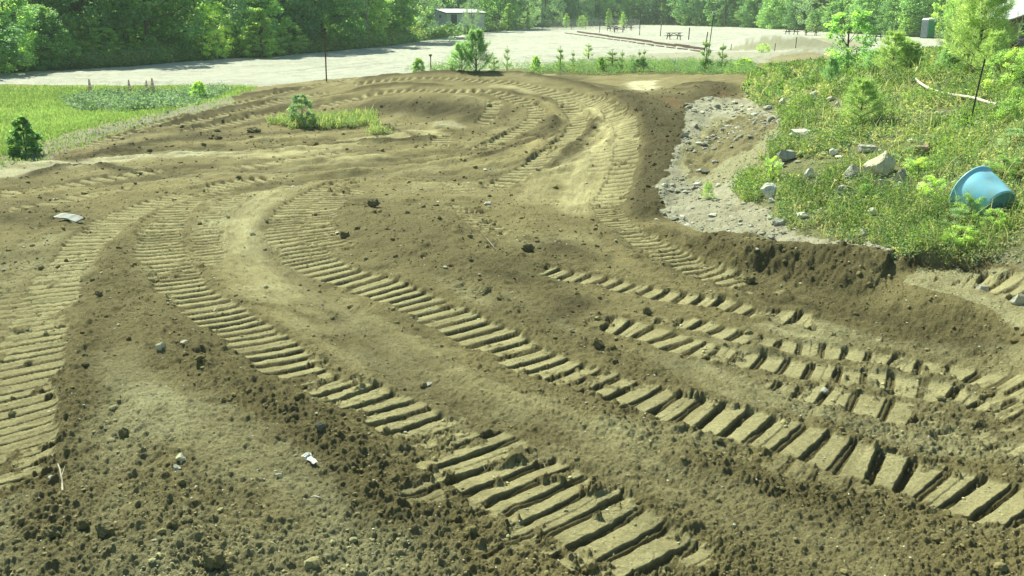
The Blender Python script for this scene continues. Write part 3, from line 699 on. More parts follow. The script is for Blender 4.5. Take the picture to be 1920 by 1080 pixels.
# clods of loose soil
soilz = ~(lot | wood | field | hill | grav)
wgt = np.where(inframe & soilz & (y < 30), np.clip(clod - .12, 0, 1) ** 1.4 * tm + .05, 0)
wgt += np.where(inpoly(PX, PY, [(1330,450),(1480,470),(1640,500),(1700,540),(1650,590),(1500,575),(1380,540)]), .8, 0)
n = 15000; cx, cy, cz, k = pick(wgt, n)
r = np.maximum(.0040, .0006 * cy) * (1 + np.minimum(RS.pareto(2.4, n), 6) * .7)
tn = col[k] * RS.uniform(1.0, 1.4, (n, 1))
mat_clod = plain('clod_soil', (1, 1, 1))
def tone_mat(name, rough=.95, bs=.6, bd=.01, scale=60):
    m, nt, out = new_mat(name); b = bsdf(nt, rough, .12); a = nt.nodes.new('ShaderNodeVertexColor'); a.layer_name = 'tone'
    nt.links.new(mixc(nt, a.outputs[0], (.75, .75, .7), ramp(nt, noise(nt, scale, 5), .4, .6), 'MULTIPLY'), b.inputs['Base Color'])
    nt.links.new(bump(nt, noise(nt, scale * 1.5, 5, .7), bs, bd), b.inputs['Normal']); nt.links.new(b.outputs[0], out.inputs[0]); return m
M_clod = tone_mat('clod_soil_tone'); M_stone = tone_mat('stone_tone', .85, .5, .01, 40)
V, Fc, C = blobs(np.stack([cx, cy, cz + r * .25], -1), r, tn)
tag(link('dirt_clods', np_mesh('dirt_clods', V, Fc, C, False), M_clod), kind='stuff')
# a sparser set of bigger, craggier lumps
n = 260; wb = np.where(inframe & soilz & (y < 26), np.clip(clod - .5, 0, 1) * tm + .01 * tm, 0); cx, cy, cz, k = pick(wb, n)
r = .014 + .028 * RS.rand(n) ** 3 + .0004 * cy
V, Fc, C = blobs(np.stack([cx, cy, cz + r * .2], -1), r, col[k] * RS.uniform(.75, 1, (n, 1)), .8, I1, .16)
tag(link('dirt_lumps', np_mesh('dirt_lumps', V, Fc, C, False), M_clod), kind='stuff')
# pale pebbles in the soil
n = 900; cx, cy, cz, k = pick(np.where(inframe & soilz & (y < 22), 1., 0), n)
r = np.maximum(.006, .0010 * cy) * (1 + np.minimum(RS.pareto(3, n), 3) * .6)
V, Fc, C = blobs(np.stack([cx, cy, cz + r * .3], -1), r, tones(n, [(.55,.53,.42),(.42,.40,.32),(.6,.6,.5),(.3,.3,.24)]), .6)
tag(link('pebbles', np_mesh('pebbles', V, Fc, C, False), M_stone), kind='stuff')
# rubble on the gravel slope and hill foot
gd = sstep(-.3, .6, fbm(x, y, .7, 3, 111))
n = 4600; cx, cy, cz, k = pick(np.where(inframe & (grav | (hill & (PY > 200))) & (y < 30), np.where(hill, .6, 1.) * (.15 + gd), 0), n)
r = np.maximum(.007, .0008 * cy) * (1 + np.minimum(RS.pareto(2.0, n), 6) * .8)
V, Fc, C = blobs(np.stack([cx, cy, cz + r * .2], -1), r, tones(n, [(.42,.42,.36),(.38,.38,.32),(.60,.60,.52),(.30,.30,.25),(.34,.33,.26)]), .5)
tag(link('gravel_rubble', np_mesh('gravel_rubble', V, Fc, C, False), M_stone), kind='stuff')
# dead grass stalks and twigs lying on the soil
n = 220; cx, cy, cz, k = pick(np.where(inframe & soilz & (y < 18), 1., 0), n)
V, Fc, C = blade_quads(np.stack([cx, cy, cz + .004], -1), .012 + .02 * RS.rand(n), .004, np.repeat([[.42, .39, .26]], n, 0), 6)
tag(link('straw_litter', np_mesh('straw_litter', V, Fc, C), M_clod), kind='stuff')

# ---------------------------------------------------------------- ground vegetation
M_weed = leaf_mat('weed_leaves', (1, 1, 1), .4, 0); M_grass = leaf_mat('grass_blades', (1, 1, 1), .4, 0)
YG = [(.40,.46,.19),(.33,.42,.18),(.28,.38,.17),(.20,.31,.16),(.47,.47,.25),(.13,.22,.13)]
def plants(xx, yy, zz, ht, rad, nl, size, pal, aspect=.5):
    """low leafy plants: nl leaves about each stem"""
    n = len(xx); a = RS.uniform(0, 6.283, (n, nl)); q = np.sqrt(RS.rand(n, nl)) * rad[:, None]
    hz = RS.rand(n, nl) ** .8 * ht[:, None] * (1 - .35 * (q / np.maximum(rad[:, None], 1e-3)) ** 2)
    C = np.stack([xx[:, None] + np.cos(a) * q, yy[:, None] + np.sin(a) * q, zz[:, None] + hz + .01], -1).reshape(-1, 3)
    t = np.repeat(tones(n, pal, .2), nl, 0) * RS.uniform(.85, 1.15, (n * nl, 1))
    return leaf_quads(C, np.repeat(size, nl), t, aspect)
dn = fbm(x, y, 1.4, 4, 101) + .5 * fbm(x, y, .4, 3, 103)
hw_ = np.where(hill & inframe, sstep(-.38, .2, dn + .22 * (1 - sstep(200, 420, PY)) - .5 * sstep(330, 470, PY) * sstep(1680, 1560, PX) + .1 * sstep(1560, 1440, PX) * sstep(380, 300, PY)) + .03, 0)
for _r in ROCKS:
    _s = 9 + _r[2] * .5; hw_ = hw_ * (((PX - _r[0]) / _s) ** 2 + ((PY - _r[1] - 4) / (_r[3] * .4 + 8)) ** 2 > 1)
n = 19000; cx, cy, cz, k = pick(hw_, n)
dd = np.clip(dn[k] + .3, .1, 1.2)
p1 = plants(cx, cy, cz, (.05 + .16 * RS.rand(n) ** 2) * (.5 + dd), .03 + .07 * RS.rand(n), 9, np.maximum(.012, .0016 * cy) * RS.uniform(.8, 1.3, n), YG)
n = 3300; cx, cy, cz, k = pick(hw_ ** 2 * sstep(0, .5, dn + .2), n)
p2 = plants(cx, cy, cz, .18 + .22 * RS.rand(n), .08 + .09 * RS.rand(n), 26, np.maximum(.014, .0016 * cy), [(.17,.30,.07),(.11,.22,.06),(.07,.14,.05),(.20,.34,.06)], .35)
V, Fc, C = cat([p1, p2]); C = C * (1 + .45 * fbm(V[:, 0], V[:, 1], 1.1, 3, 161))[:, None] * np.array([1.15, 1.1, 1.2]); tag(link('hill_weeds', np_mesh('hill_weeds', V, Fc, C), M_weed), kind='stuff')
n = 16000; cx, cy, cz, k = pick(hw_, n)
V, Fc, C = blade_quads(np.stack([cx, cy, cz], -1), .10 + .18 * RS.rand(n) ** 2, np.maximum(.006, .0009 * cy), tones(n, YG[:5] + [(.42,.40,.22)]), .7)
C = C * np.repeat(1 + .4 * fbm(cx, cy, 1, 4, 131), 4)[:, None]
tag(link('hill_grass', np_mesh('hill_grass', V, Fc, C), M_grass), kind='stuff')
n = 900; cx, cy, cz, k = pick(hw_ + .03 * hill * inframe, n)
V, Fc, C = blade_quads(np.stack([cx, cy, cz], -1), .25 + .25 * RS.rand(n), np.maximum(.006, .0008 * cy), tones(n, [(.50,.46,.30),(.36,.34,.20),(.55,.53,.38)]), .8)
tag(link('dead_stalks', np_mesh('dead_stalks', V, Fc, C), M_grass), kind='stuff')
# meadow at the left
n = 60000; cx, cy, cz, k = pick(np.where(field & inframe, 1., 0) + np.where(shoulder & inframe, .12, 0), n)
V, Fc, C = blade_quads(np.stack([cx, cy, cz], -1), .05 + .08 * RS.rand(n), np.maximum(.02, .0012 * cy), tones(n, [(.25,.36,.15),(.30,.40,.16),(.21,.31,.13),(.34,.42,.2)]), .6)
C = C * np.repeat(1 + .35 * fbm(cx, cy, 3, 4, 121) , 4)[:, None]; V[:, 2] += np.repeat(np.clip(fbm(cx, cy, 1.2, 3, 123), 0, 1), 4) * .05 * (np.arange(len(V)) % 4 == 2)
tag(link('meadow_grass', np_mesh('meadow_grass', V, Fc, C), M_grass), kind='stuff')
# grey-green brush patch in the meadow, weeds on the meadow's far corner
bm_ = inpoly(QX, QY, [(125,190),(180,180),(240,180),(330,188),(330,200),(250,211),(150,209)])
bm2 = inpoly(QX, QY, [(290,180),(340,172),(400,168),(430,176),(340,205),(260,210)])
n = 1500; cx, cy, cz, k = pick(np.where(bm_, 1., 0) + np.where(bm2, .55, 0), n)
V, Fc, C = plants(cx, cy, cz, .15 + .32 * RS.rand(n) ** 2, .2 + .15 * RS.rand(n), 30, .055 + 0 * cx, [(.16,.27,.16),(.25,.36,.24),(.10,.19,.10),(.28,.38,.24)], .4)
tag(link('meadow_brush', np_mesh('meadow_brush', V, Fc, C), M_weed), kind='stuff')
# grassy island inside the loop
isl = inpoly(QX, QY, [(505,232),(540,222),(600,222),(650,215),(705,217),(708,240),(640,243),(560,245)]); isl2 = inpoly(QX, QY, [(680,250),(700,244),(740,250),(700,257)])
n = 1300; cx, cy, cz, k = pick(np.where(isl, 1., 0) + np.where(isl2, .5, 0), n)
p1 = plants(cx, cy, cz, .10 + .16 * RS.rand(n), .05 + .08 * RS.rand(n), 12, .024 + 0 * cx, YG[:4])
p2 = blade_quads(np.stack([cx, cy, cz], -1), .15 + .2 * RS.rand(n), .02, tones(n, YG[:5]), .6)
V, Fc, C = cat([p1, p2]); tag(link('island_weeds', np_mesh('island_weeds', V, Fc, C), M_weed), kind='stuff')
# green strip behind the crest
n = 1700; cx, cy, cz, k = pick(np.where(strip, 1., 0) + np.where(inpoly(PX, PY, [(765,136),(1000,134),(1000,122),(765,126)]), .5, 0), n)
V, Fc, C = plants(cx, cy, cz, .18 + .35 * RS.rand(n) ** 1.5, .12 + .15 * RS.rand(n), 26, .034 + 0 * cx, [(.26,.40,.14),(.18,.32,.15),(.32,.44,.15),(.14,.26,.16)], .4)
tag(link('strip_weeds', np_mesh('strip_weeds', V, Fc, C), M_weed), kind='stuff')
# undergrowth along the wood's edge
px_ = np.concatenate([RS.uniform(-120, 960, 3600), RS.uniform(620, 930, 2000), RS.uniform(940, 2100, 1700)]); n = len(px_)
yy = P(px_, np.interp(px_, TL[:, 0], TL[:, 1]), 0)[1] + np.concatenate([RS.rand(3600) ** 1.3 * 3.5, RS.rand(2000) * 12, RS.rand(1700) * 6]); xx = (px_ - 960) / F * (yy * cp + 1.05)
hh = (.35 + 1.1 * RS.rand(n) ** 2) * np.where((px_ > 940) & (px_ < 1250), 1.3, 1)
V, Fc, C = plants(xx, yy, H(xx, yy), hh, .3 + .3 * RS.rand(n), 26, .0013 * yy, [(.28,.42,.17),(.33,.46,.17),(.36,.38,.22),(.22,.36,.15)], .5)
tag(link('undergrowth', np_mesh('undergrowth', V, Fc, C), M_weed), kind='stuff')
# ---------------------------------------------------------------- tubes and trees
def tube(path, rad, seg=6):
    path = np.array(path, float); rad = np.broadcast_to(np.asarray(rad, float), (len(path),)); n = len(path)
    tg = np.gradient(path, axis=0); tg /= np.maximum(np.linalg.norm(tg, axis=1, keepdims=True), 1e-9)
    V = []; ref = np.array([.31, .17, .93])
    for p, t, r in zip(path, tg, rad):
        a = np.cross(t, ref)
        if np.linalg.norm(a) < .2: a = np.cross(t, [1, 0, 0])
        a /= np.linalg.norm(a); b = np.cross(t, a)
        for k in range(seg):
            an = 2 * math.pi * k / seg; V.append(p + (a * math.cos(an) + b * math.sin(an)) * r)
    Fc = [(i * seg + k, i * seg + (k + 1) % seg, (i + 1) * seg + (k + 1) % seg, (i + 1) * seg + k) for i in range(n - 1) for k in range(seg)]
    for base in (0, (n - 1) * seg):                       # caps
        V.append(path[0] if base == 0 else path[-1]); c = len(V) - 1
        for k in range(0, seg, 1): Fc.append((base + k, base + (k + 1) % seg, c, c))
    return np.array(V), [tuple(dict.fromkeys(f)) for f in Fc]
class MB:
    """collects shapes for ONE mesh"""
    def __init__(s): s.V = []; s.F = []
    def add(s, V, Fc):
        o = len(s.V); s.V += [tuple(v) for v in V]; s.F += [tuple(i + o for i in f) for f in Fc]; return s
    def tube(s, path, rad, seg=6): return s.add(*tube(path, rad, seg))
    def box(s, c, d, rz=0, M=None):
        V = np.array([(i, j, k) for i in (-.5, .5) for j in (-.5, .5) for k in (-.5, .5)]) * np.array(d)
        if M is not None: V = V @ np.array(M.to_3x3()).T
        ca, sa = math.cos(rz), math.sin(rz); V = np.stack([V[:, 0] * ca - V[:, 1] * sa, V[:, 0] * sa + V[:, 1] * ca, V[:, 2]], -1) + np.array(c)
        return s.add(V, [(0,1,3,2),(4,6,7,5),(0,4,5,1),(2,3,7,6),(0,2,6,4),(1,5,7,3)])
    def lathe(s, prof, seg=24, M=None, cap=True):
        V = []; n = len(prof)
        for r, zz in prof:
            for k in range(seg):
                a = 2 * math.pi * k / seg; V.append((r * math.cos(a), r * math.sin(a), zz))
        V = np.array(V)
        Fc = [(i * seg + k, i * seg + (k + 1) % seg, (i + 1) * seg + (k + 1) % seg, (i + 1) * seg + k) for i in range(n - 1) for k in range(seg)]
        if cap: Fc += [tuple(range(seg))[::-1], tuple(range((n - 1) * seg, n * seg))]
        if M is not None: V = V @ np.array(M.to_3x3()).T + np.array(M.translation)
        return s.add(V, Fc)
    def build(s, name, mat, parent=None, bevel=0, smooth=False):
        me = bpy.data.meshes.new(name); me.from_pydata(s.V, [], s.F); me.update()
        if smooth:
            me.polygons.foreach_set('use_smooth', np.ones(len(me.polygons), bool))
        o = link(name, me, mat, parent)
        if bevel:
            b = o.modifiers.new('bevel', 'BEVEL'); b.width = bevel; b.segments = 2; b.limit_method = 'ANGLE'
        return o
def empty(name, loc, rz=0, label=None, cat_=None, group=None, scale=None):
    o = bpy.data.objects.new(name, None); COL.objects.link(o); o.location = loc; o.rotation_euler = (0, 0, rz); o.empty_display_size = .1
    if scale is not None: o.scale = scale if not isinstance(scale, (int, float)) else (scale,) * 3
    return tag(o, label, cat_, group)
def copy_tree(o, parent=None):
    c = o.copy(); COL.objects.link(c); c.parent = parent
    for ch in list(o.children): copy_tree(ch, c)
    return c

M_bark = plain('bark', (.16, .13, .10), .9, .1, 0, .5, 14, .8, .02); M_pale_bark = plain('pale_bark', (.40, .38, .32), .85, .1, 0, .5, 9, .4, .01)
LM = {'mid': leaf_mat('leaf_mid_green', (.30, .49, .25), .55), 'light': leaf_mat('leaf_light_green', (.43, .60, .26), .55), 'dark': leaf_mat('leaf_dark_green', (.19, .35, .20), .5),
      'grey': leaf_mat('leaf_grey_green', (.36, .52, .38), .5), 'needle': leaf_mat('pine_needles', (.32, .50, .34), .55), 'yneedle': leaf_mat('young_pine_needles', (.34, .47, .25), .5)}
def env(kind, t):
    if kind == 'round': return np.clip(np.sin(math.pi * np.clip(.18 + .80 * t, 0, 1)), 0, 1) ** .6
    if kind == 'cone': return np.clip(1.02 - t, 0, 1) ** .75 * np.clip(.35 + 3 * t, 0, 1)
    if kind == 'wide': return np.clip(np.sin(math.pi * np.clip(.30 + .68 * t, 0, 1)), 0, 1) ** .5
    if kind == 'column': return np.clip(np.sin(math.pi * np.clip(.12 + .86 * t, 0, 1)), 0, 1) ** .4
def make_tree(name, kind, Ht, Wd, ncl, per, lsize, mat, bark, base=.03, crad=(.10, .2), pal=None, aspect=.6, shell=.35, leaves_up=.3):
    """tapered trunk with limbs reaching into clumps of leaves"""
    root = empty(name, (0, 0, 0)); pal = pal or [(1, 1, 1), (.8, .85, .85), (1.25, 1.15, .9)]
    t = RS.rand(ncl) ** .9; a = RS.uniform(0, 6.283, ncl); f1 = RS.uniform(0, 6.283)
    rr = env(kind, t) * Wd / 2 * (shell + (1 - shell) * np.sqrt(RS.rand(ncl))) * (1 + .22 * np.sin(2 * a + f1 + 4 * t) + .12 * np.sin(5 * a + 9 * t))
    cr = RS.uniform(crad[0], crad[1], ncl) * min(Wd, Ht * .7) * (.7 + .5 * env(kind, t))
    zc = Ht * (base + (1 - base) * t); C = np.stack([np.cos(a) * rr, np.sin(a) * rr, np.minimum(zc, Ht - cr * .4)], -1)
    C[:, 2] = np.maximum(C[:, 2], cr * .3)
    d = unit(ncl * per).reshape(ncl, per, 3) * (RS.rand(ncl, per, 1) ** .45); d[..., 2] *= .75
    L = (C[:, None] + d * cr[:, None, None]).reshape(-1, 3); L[:, 2] = np.maximum(L[:, 2], .03)
    tn = np.repeat(tones(ncl, pal, .12), per, 0) * RS.uniform(.85, 1.15, (ncl * per, 1))
    V, Fc, Cc = leaf_quads(L, lsize, tn, aspect, leaves_up)
    link('crown', np_mesh(name + '_crown', V, Fc, Cc), mat, root)
    m = MB(); r0 = .012 * Ht + .01
    top = np.array([RS.uniform(-.03, .03) * Ht, RS.uniform(-.03, .03) * Ht, Ht * .9]); lean = RS.uniform(-.02, .02, 2) * Ht
    tp = [np.array([0, 0, -.15])] + [top * q + np.array([lean[0], lean[1], 0]) * math.sin(q * 3) for q in (.0, .15, .35, .6, .85, 1)]
    m.tube(tp, [r0 * 1.5, r0 * 1.25, r0, r0 * .85, r0 * .6, r0 * .35, r0 * .1], 7)
    for i in RS.permutation(ncl)[:14]:
        c = C[i]; q = np.clip(c[2] / Ht * .7, .05, .8); s0 = np.array([np.interp(q, (.0, .15, .35, .6, .85, 1), [p[j] for p in tp[1:]]) for j in range(3)])
        mi_ = (s0 + c) / 2 + np.array([0, 0, -.04 * Ht * RS.rand()]); rb = r0 * (.5 - .35 * q)
        m.tube([s0, mi_, c, c + (c - mi_) * .3], [rb, rb * .7, rb * .4, rb * .1], 5)
    m.build('trunk', bark, root, smooth=True)
    return root, Ht, Wd
def make_pine(name, Ht, Wd, whorls, per, mat, nl=.11, dens=1.0, candles=True, wn=.0045, start=.06, lift=.55):
    """young pine: whorls of upswept branches, each clothed with needles"""
    root = empty(name, (0, 0, 0)); m = MB(); m.tube([(0, 0, -.1), (.01, 0, Ht * .5), (0, .01, Ht * .97)], [.018 * Ht + .004, .012 * Ht + .002, .003], 6)
    Bs = []; Ds = []; Ls = []
    def clothe(a, b, k, ln):
        q = RS.rand(k, 1) ** .8; p = a + (b - a) * q; ax = (b - a) / np.linalg.norm(b - a)
        dr = unit(k) + ax * 1.1; dr /= np.linalg.norm(dr, axis=1, keepdims=True)
        Bs.append(p); Ds.append(dr); Ls.append(np.full(k, ln) * RS.uniform(.6, 1.1, k))
    for i in range(whorls):
        t = start + (1 - start) * (i / whorls) ** .9; L = Wd / 2 * (1 - t) ** .7 * 1.05 + .04 * Wd
        for j in range(per):
            an = 2 * math.pi * (j + .5 * (i % 2)) / per + RS.uniform(-.3, .3); l = L * RS.uniform(.75, 1.15)
            a = np.array([0, 0, t * Ht]); b = a + np.array([math.cos(an) * l, math.sin(an) * l, l * lift * RS.uniform(.7, 1.3)]); mid_ = a + (b - a) * .5 + np.array([0, 0, -.08 * l])
            m.tube([a, mid_, b], [.005 + .006 * Ht * (1 - t), .004, .002], 4)
            k = int(90 * dens * (l / L)); clothe(mid_ * .4 + a * .6, b, k, nl)
            for s in (-1, 1):
                c = mid_ + np.array([math.cos(an + s * .7), math.sin(an + s * .7), lift]) * l * .42; m.tube([mid_, c], [.004, .002], 4); clothe(mid_, c, int(k * .55), nl)
            if candles: clothe(b, b + np.array([0, 0, .10 * Ht]), int(14 * dens), nl * .35)
    clothe(np.array([0, 0, Ht * .15]), np.array([0, 0, Ht]), int(120 * dens), nl * .9)
    B = np.concatenate(Bs); D = np.concatenate(Ds); Ln = np.concatenate(Ls)[:, None]; n = len(B)
    q = np.cross(D, unit(n)); q /= np.maximum(np.linalg.norm(q, axis=1, keepdims=True), 1e-6)
    V = np.stack([B - q * wn, B + D * Ln * .5 + q * wn, B + D * Ln, B + D * Ln * .5 - q * wn], 1).reshape(-1, 3); V[:, 2] = np.maximum(V[:, 2], .0)
    link('needles', np_mesh(name + '_needles', V, np.arange(n * 4).reshape(-1, 4), np.repeat(tones(n, [(1, 1, 1), (.8, .85, .9), (1.2, 1.15, .85)], .15), 4, 0)), mat, root)
    m.build('trunk', M_bark, root, smooth=True); return root, Ht, Wd
used = set()
def put(proto, px, py, top, wpx, label, cat_='tree', group=None, z=None, xy=None, sink=.02):
    """stands a copy (the first time the original) on the ground under a picture point, at the height and width it has there"""
    root, Ht, Wd = proto
    if xy is None:
        X, Y = G(px, py) if z is None else P(px, py, z)
    else: X, Y = xy
    Z = Hs(X, Y); depth = Y * cp - (Z - CAMH) * sp; s = depth / F
    hh = (py - top) * s * 1.02; ww = wpx * s
    o = root if id(root) not in used else copy_tree(root)
    used.add(id(root)); o.location = (X, Y, Z - sink); o.rotation_euler = (0, 0, rnd.uniform(0, 6.28)); o.scale = (ww / Wd, ww / Wd, hh / Ht)
    tag(o, label, cat_, group); return o

T_round = [make_tree('broadleaf_tree', 'round', 7, 5, 190, 55, .10, LM['mid'], M_bark, crad=(.05, .12)) for _ in range(3)]
T_light = [make_tree('birch_tree', 'column', 6, 3, 170, 50, .075, LM['light'], M_pale_bark, crad=(.05, .12)) for _ in range(2)]
T_cone = [make_tree('poplar_sapling', 'cone', 4, 2.2, 150, 50, .06, LM['light'], M_bark, crad=(.05, .11))]
T_grey = [make_tree('willow_tree', 'wide', 6, 5.5, 210, 55, .08, LM['grey'], M_bark, crad=(.05, .10), aspect=.35)]
T_dark = [make_tree('dark_tree', 'round', 9, 6, 190, 55, .13, LM['dark'], M_bark, crad=(.05, .13)) for _ in range(2)]
T_wood = [make_tree('woodland_tree', 'column', 12, 7, 200, 50, .2, LM['dark'], M_bark, base=.02, crad=(.05, .12)), make_tree('woodland_tree', 'round', 12, 7.5, 200, 50, .2, LM['mid'], M_bark, base=.02, crad=(.05, .12)),
          make_tree('woodland_tree', 'cone', 12, 6, 200, 50, .18, LM['dark'], M_bark, base=.02, crad=(.05, .10))]
T_bush = [make_tree('bush', 'wide', 2.2, 2.6, 120, 45, .05, LM['light'], M_bark, crad=(.06, .14)), make_tree('bush', 'wide', 2.2, 2.6, 120, 45, .05, LM['mid'], M_bark, crad=(.06, .14))]
# the wood's edge from left to right: px, base py, top py, width px, kind, label
EDGE = [
 (-70,136,-60,190,T_dark[0],'dark broad tree cut by the left picture edge behind the gravel lot'),
 (18,130,-30,120,T_round[0],'dark green leafy tree at the left end of the wood edge'),
 (78,124,10,110,T_round[1],'mid green rounded tree at the far left, second along the wood edge'),
 (150,117,32,72,T_light[0],'bright upright sapling in front of the dark trees, above the leftmost traffic cone'),
 (122,121,60,60,T_bush[1],'low dark shrub at the foot of the trees near the left edge'),
 (196,116,50,60,T_light[1],'yellow green slender tree left of the pointed light sapling'),
 (236,112,22,56,T_cone[0],'pointed light green sapling above the pair of traffic cones'),
 (285,98,-30,110,T_grey[0],'tall grey green willow behind the pointed light sapling'),
 (338,98,-40,80,T_dark[1],'dark shadowy tree between the grey willow and the bright birch'),
 (367,106,66,24,T_cone[0],'smallest light sapling standing alone at the lot edge before dark trees'),
 (407,108,8,62,T_light[0],'light green birch with narrow crown left of the broad bright tree'),
 (447,103,40,44,T_bush[0],'small light bush tucked between two bright birches'),
 (492,106,18,92,T_cone[0],'broad conical bright green tree casting a shadow on the lot'),
 (543,100,42,52,T_light[1],'yellow green shrubby tree right of the broad conical one'),
 (575,88,10,90,T_grey[0],'fine leaved grey green willow behind the thin marker stake'),
 (632,80,-10,90,T_round[2],'tall mid green tree behind the weedy bank, right of the marker stake'),
 (690,72,-25,100,T_grey[0],'big rounded blue green willow left of the white roofed shed'),
 (722,76,38,48,T_light[1],'light bush at the right foot of the big blue green willow'),
 (755,74,22,64,T_bush[0],'yellow green bush rising just left of the white roofed shed'),
 (812,72,52,40,T_bush[0],'low light bush before the front wall of the shed'),
 (848,70,46,36,T_bush[1],'bush hiding the corner of the white roofed shed'),
 (886,66,-5,42,T_grey[0],'pale feathery sapling in front of the right half of the shed'),
 (954,58,10,42,T_cone[0],'pale layered sapling standing at the left end of the wire fence'),
 (990,54,32,18,T_cone[0],'small pale sapling behind the wire fence near the lamp pole'),
 (1062,52,27,18,T_cone[0],'narrow light sapling behind the middle of the wire fence'),
 (1092,52,30,20,T_bush[0],'small round bush behind the wire fence'),
 (1141,51,18,18,T_cone[0],'yellowish sapling behind the wire fence beside the picnic tables'),
 (1168,50,24,18,T_cone[0],'thin sapling behind the right end of the wire fence'),
]
for e in EDGE:
    px, py, tp_, wp, pr, lb = e
    put(pr, px, py, tp_, wp, lb, 'bush' if 'bush' in lb or 'shrub ' in lb else 'tree', z=0)
# farther edge, right of the fence
for i, (px, tp_, wp, pr, lb) in enumerate([
 (1240,-60,90,T_wood[0],'dark tall tree behind the lone picnic table, at the back of the lot'),
 (1300,-60,80,T_dark[0],'dark dense tree behind the pole with the small white lamp'),
 (1360,-40,70,T_wood[1],'mid green tree at the back of the lot, just right of the lamp pole'),
 (1412,-10,60,T_round[1],'green tree behind the gravel mound, left one of the pair'),
 (1450,2,60,T_round[0],'broad bright edged bush tree behind the gravel mound'),
 (1500,-5,60,T_dark[1],'dark rounded tree above the two far picnic tables'),
 (1530,20,46,T_bush[1],'lighter bush at the foot of the trees behind the two far picnic tables'),
 (1565,5,60,T_round[1],'green tree seen just left of the leafy sapling top'),
 (1625,-8,80,T_round[0],'tall green tree seen just right of the leafy sapling top'),
 (1680,0,80,T_round[2],'tall green rounded tree left of the portable toilet'),
 (1722,30,50,T_light[1],'light bush tree directly left of the portable toilet'),
 (1800,-20,70,T_light[0],'light green tree directly right of the portable toilet'),
 (1840,-30,90,T_round[0],'green tree above the shrubs between the toilet and the red building'),
 (1900,-10,80,T_light[1],'bright tree rising behind the red building')]):
    py = float(np.interp(px, TL[:, 0], TL[:, 1])); put(pr, px, py, tp_, wp, lb, 'tree', z=0)
# depth of the wood
def wood_row(off, step, hrange, label, protos, x0=-260, x1=2180):
    px = x0
    while px < x1:
        if off < 20 and 765 < px < 935: px = 936
        py = np.interp(px, TL[:, 0], TL[:, 1]); yy = P(px, py, 0)[1] + off + rnd.uniform(-1.5, 1.5); xx = (px - 960) / F * (yy * cp + 1.05)
        pr = rnd.choice(protos); root, Ht, Wd = pr; o = root if id(root) not in used else copy_tree(root); used.add(id(root))
        hh = rnd.uniform(*hrange); s = hh / Ht; o.location = (xx, yy, Hs(xx, yy) - .1); o.rotation_euler = (0, 0, rnd.uniform(0, 6.28)); o.scale = (s * rnd.uniform(.9, 1.15),) * 2 + (s,)
        tag(o, label, 'tree', 'trees deep in the wood'); px += step * F / yy * rnd.uniform(.8, 1.2)
wood_row(5, 3.6, (8, 11), 'dark leafy tree in the second line of the wood behind the gravel lot', [T_wood[1], T_round[0], T_round[1], T_grey[0], T_light[1], T_dark[0]])
wood_row(12, 4.6, (10, 14), 'tall dark tree deep in the wood behind the gravel lot', T_wood)
wood_row(22, 6, (12, 16), 'tallest back tree of the wood, mostly hidden by the others', T_wood)

# ---------------------------------------------------------------- near shrubs and young pines
S_leafy = make_tree('leafy_sapling', 'column', 1.6, 1.0, 75, 50, .030, LM['mid'], M_bark, base=.0, crad=(.07, .13), pal=[(1, 1, 1), (.8, .9, .9), (1.5, 1.4, 1)])
S_light = make_tree('leafy_shrub', 'wide', 1.2, 1.3, 70, 75, .024, LM['light'], M_bark, crad=(.09, .18))
S_grey = make_tree('willow_shrub', 'wide', 1.2, 1.2, 60, 70, .022, LM['grey'], M_bark, crad=(.09, .18), aspect=.3)
S_isl = make_tree('feathery_bush', 'round', 1, 1, 90, 55, .028, LM['grey'], M_bark, base=.0, crad=(.08, .15))
S_far = make_tree('small_bush', 'wide', 1.0, 1.0, 60, 60, .04, LM['light'], M_bark, crad=(.10, .2))
S_fdk = make_tree('dark_bush', 'cone', 1.0, 1.0, 90, 45, .04, LM['mid'], M_bark, base=.0, crad=(.08, .15))
P_full = make_pine('young_pine', 1.3, 1.2, 8, 5, LM['needle'], .13, 1.1, wn=.0065, lift=.9, start=.0)
P_soft = make_pine('young_pine', 1.3, 1.2, 7, 5, LM['yneedle'], .13, 1.3, wn=.005, lift=.55)
P_thin = make_pine('pine_seedling', .9, .32, 3, 4, LM['yneedle'], .08, .4, start=.1, lift=1.2, wn=.007)
P_tall = make_pine('tall_young_pine', 2.4, 1.6, 11, 6, LM['yneedle'], .2, 1.2, wn=.006, lift=.7)
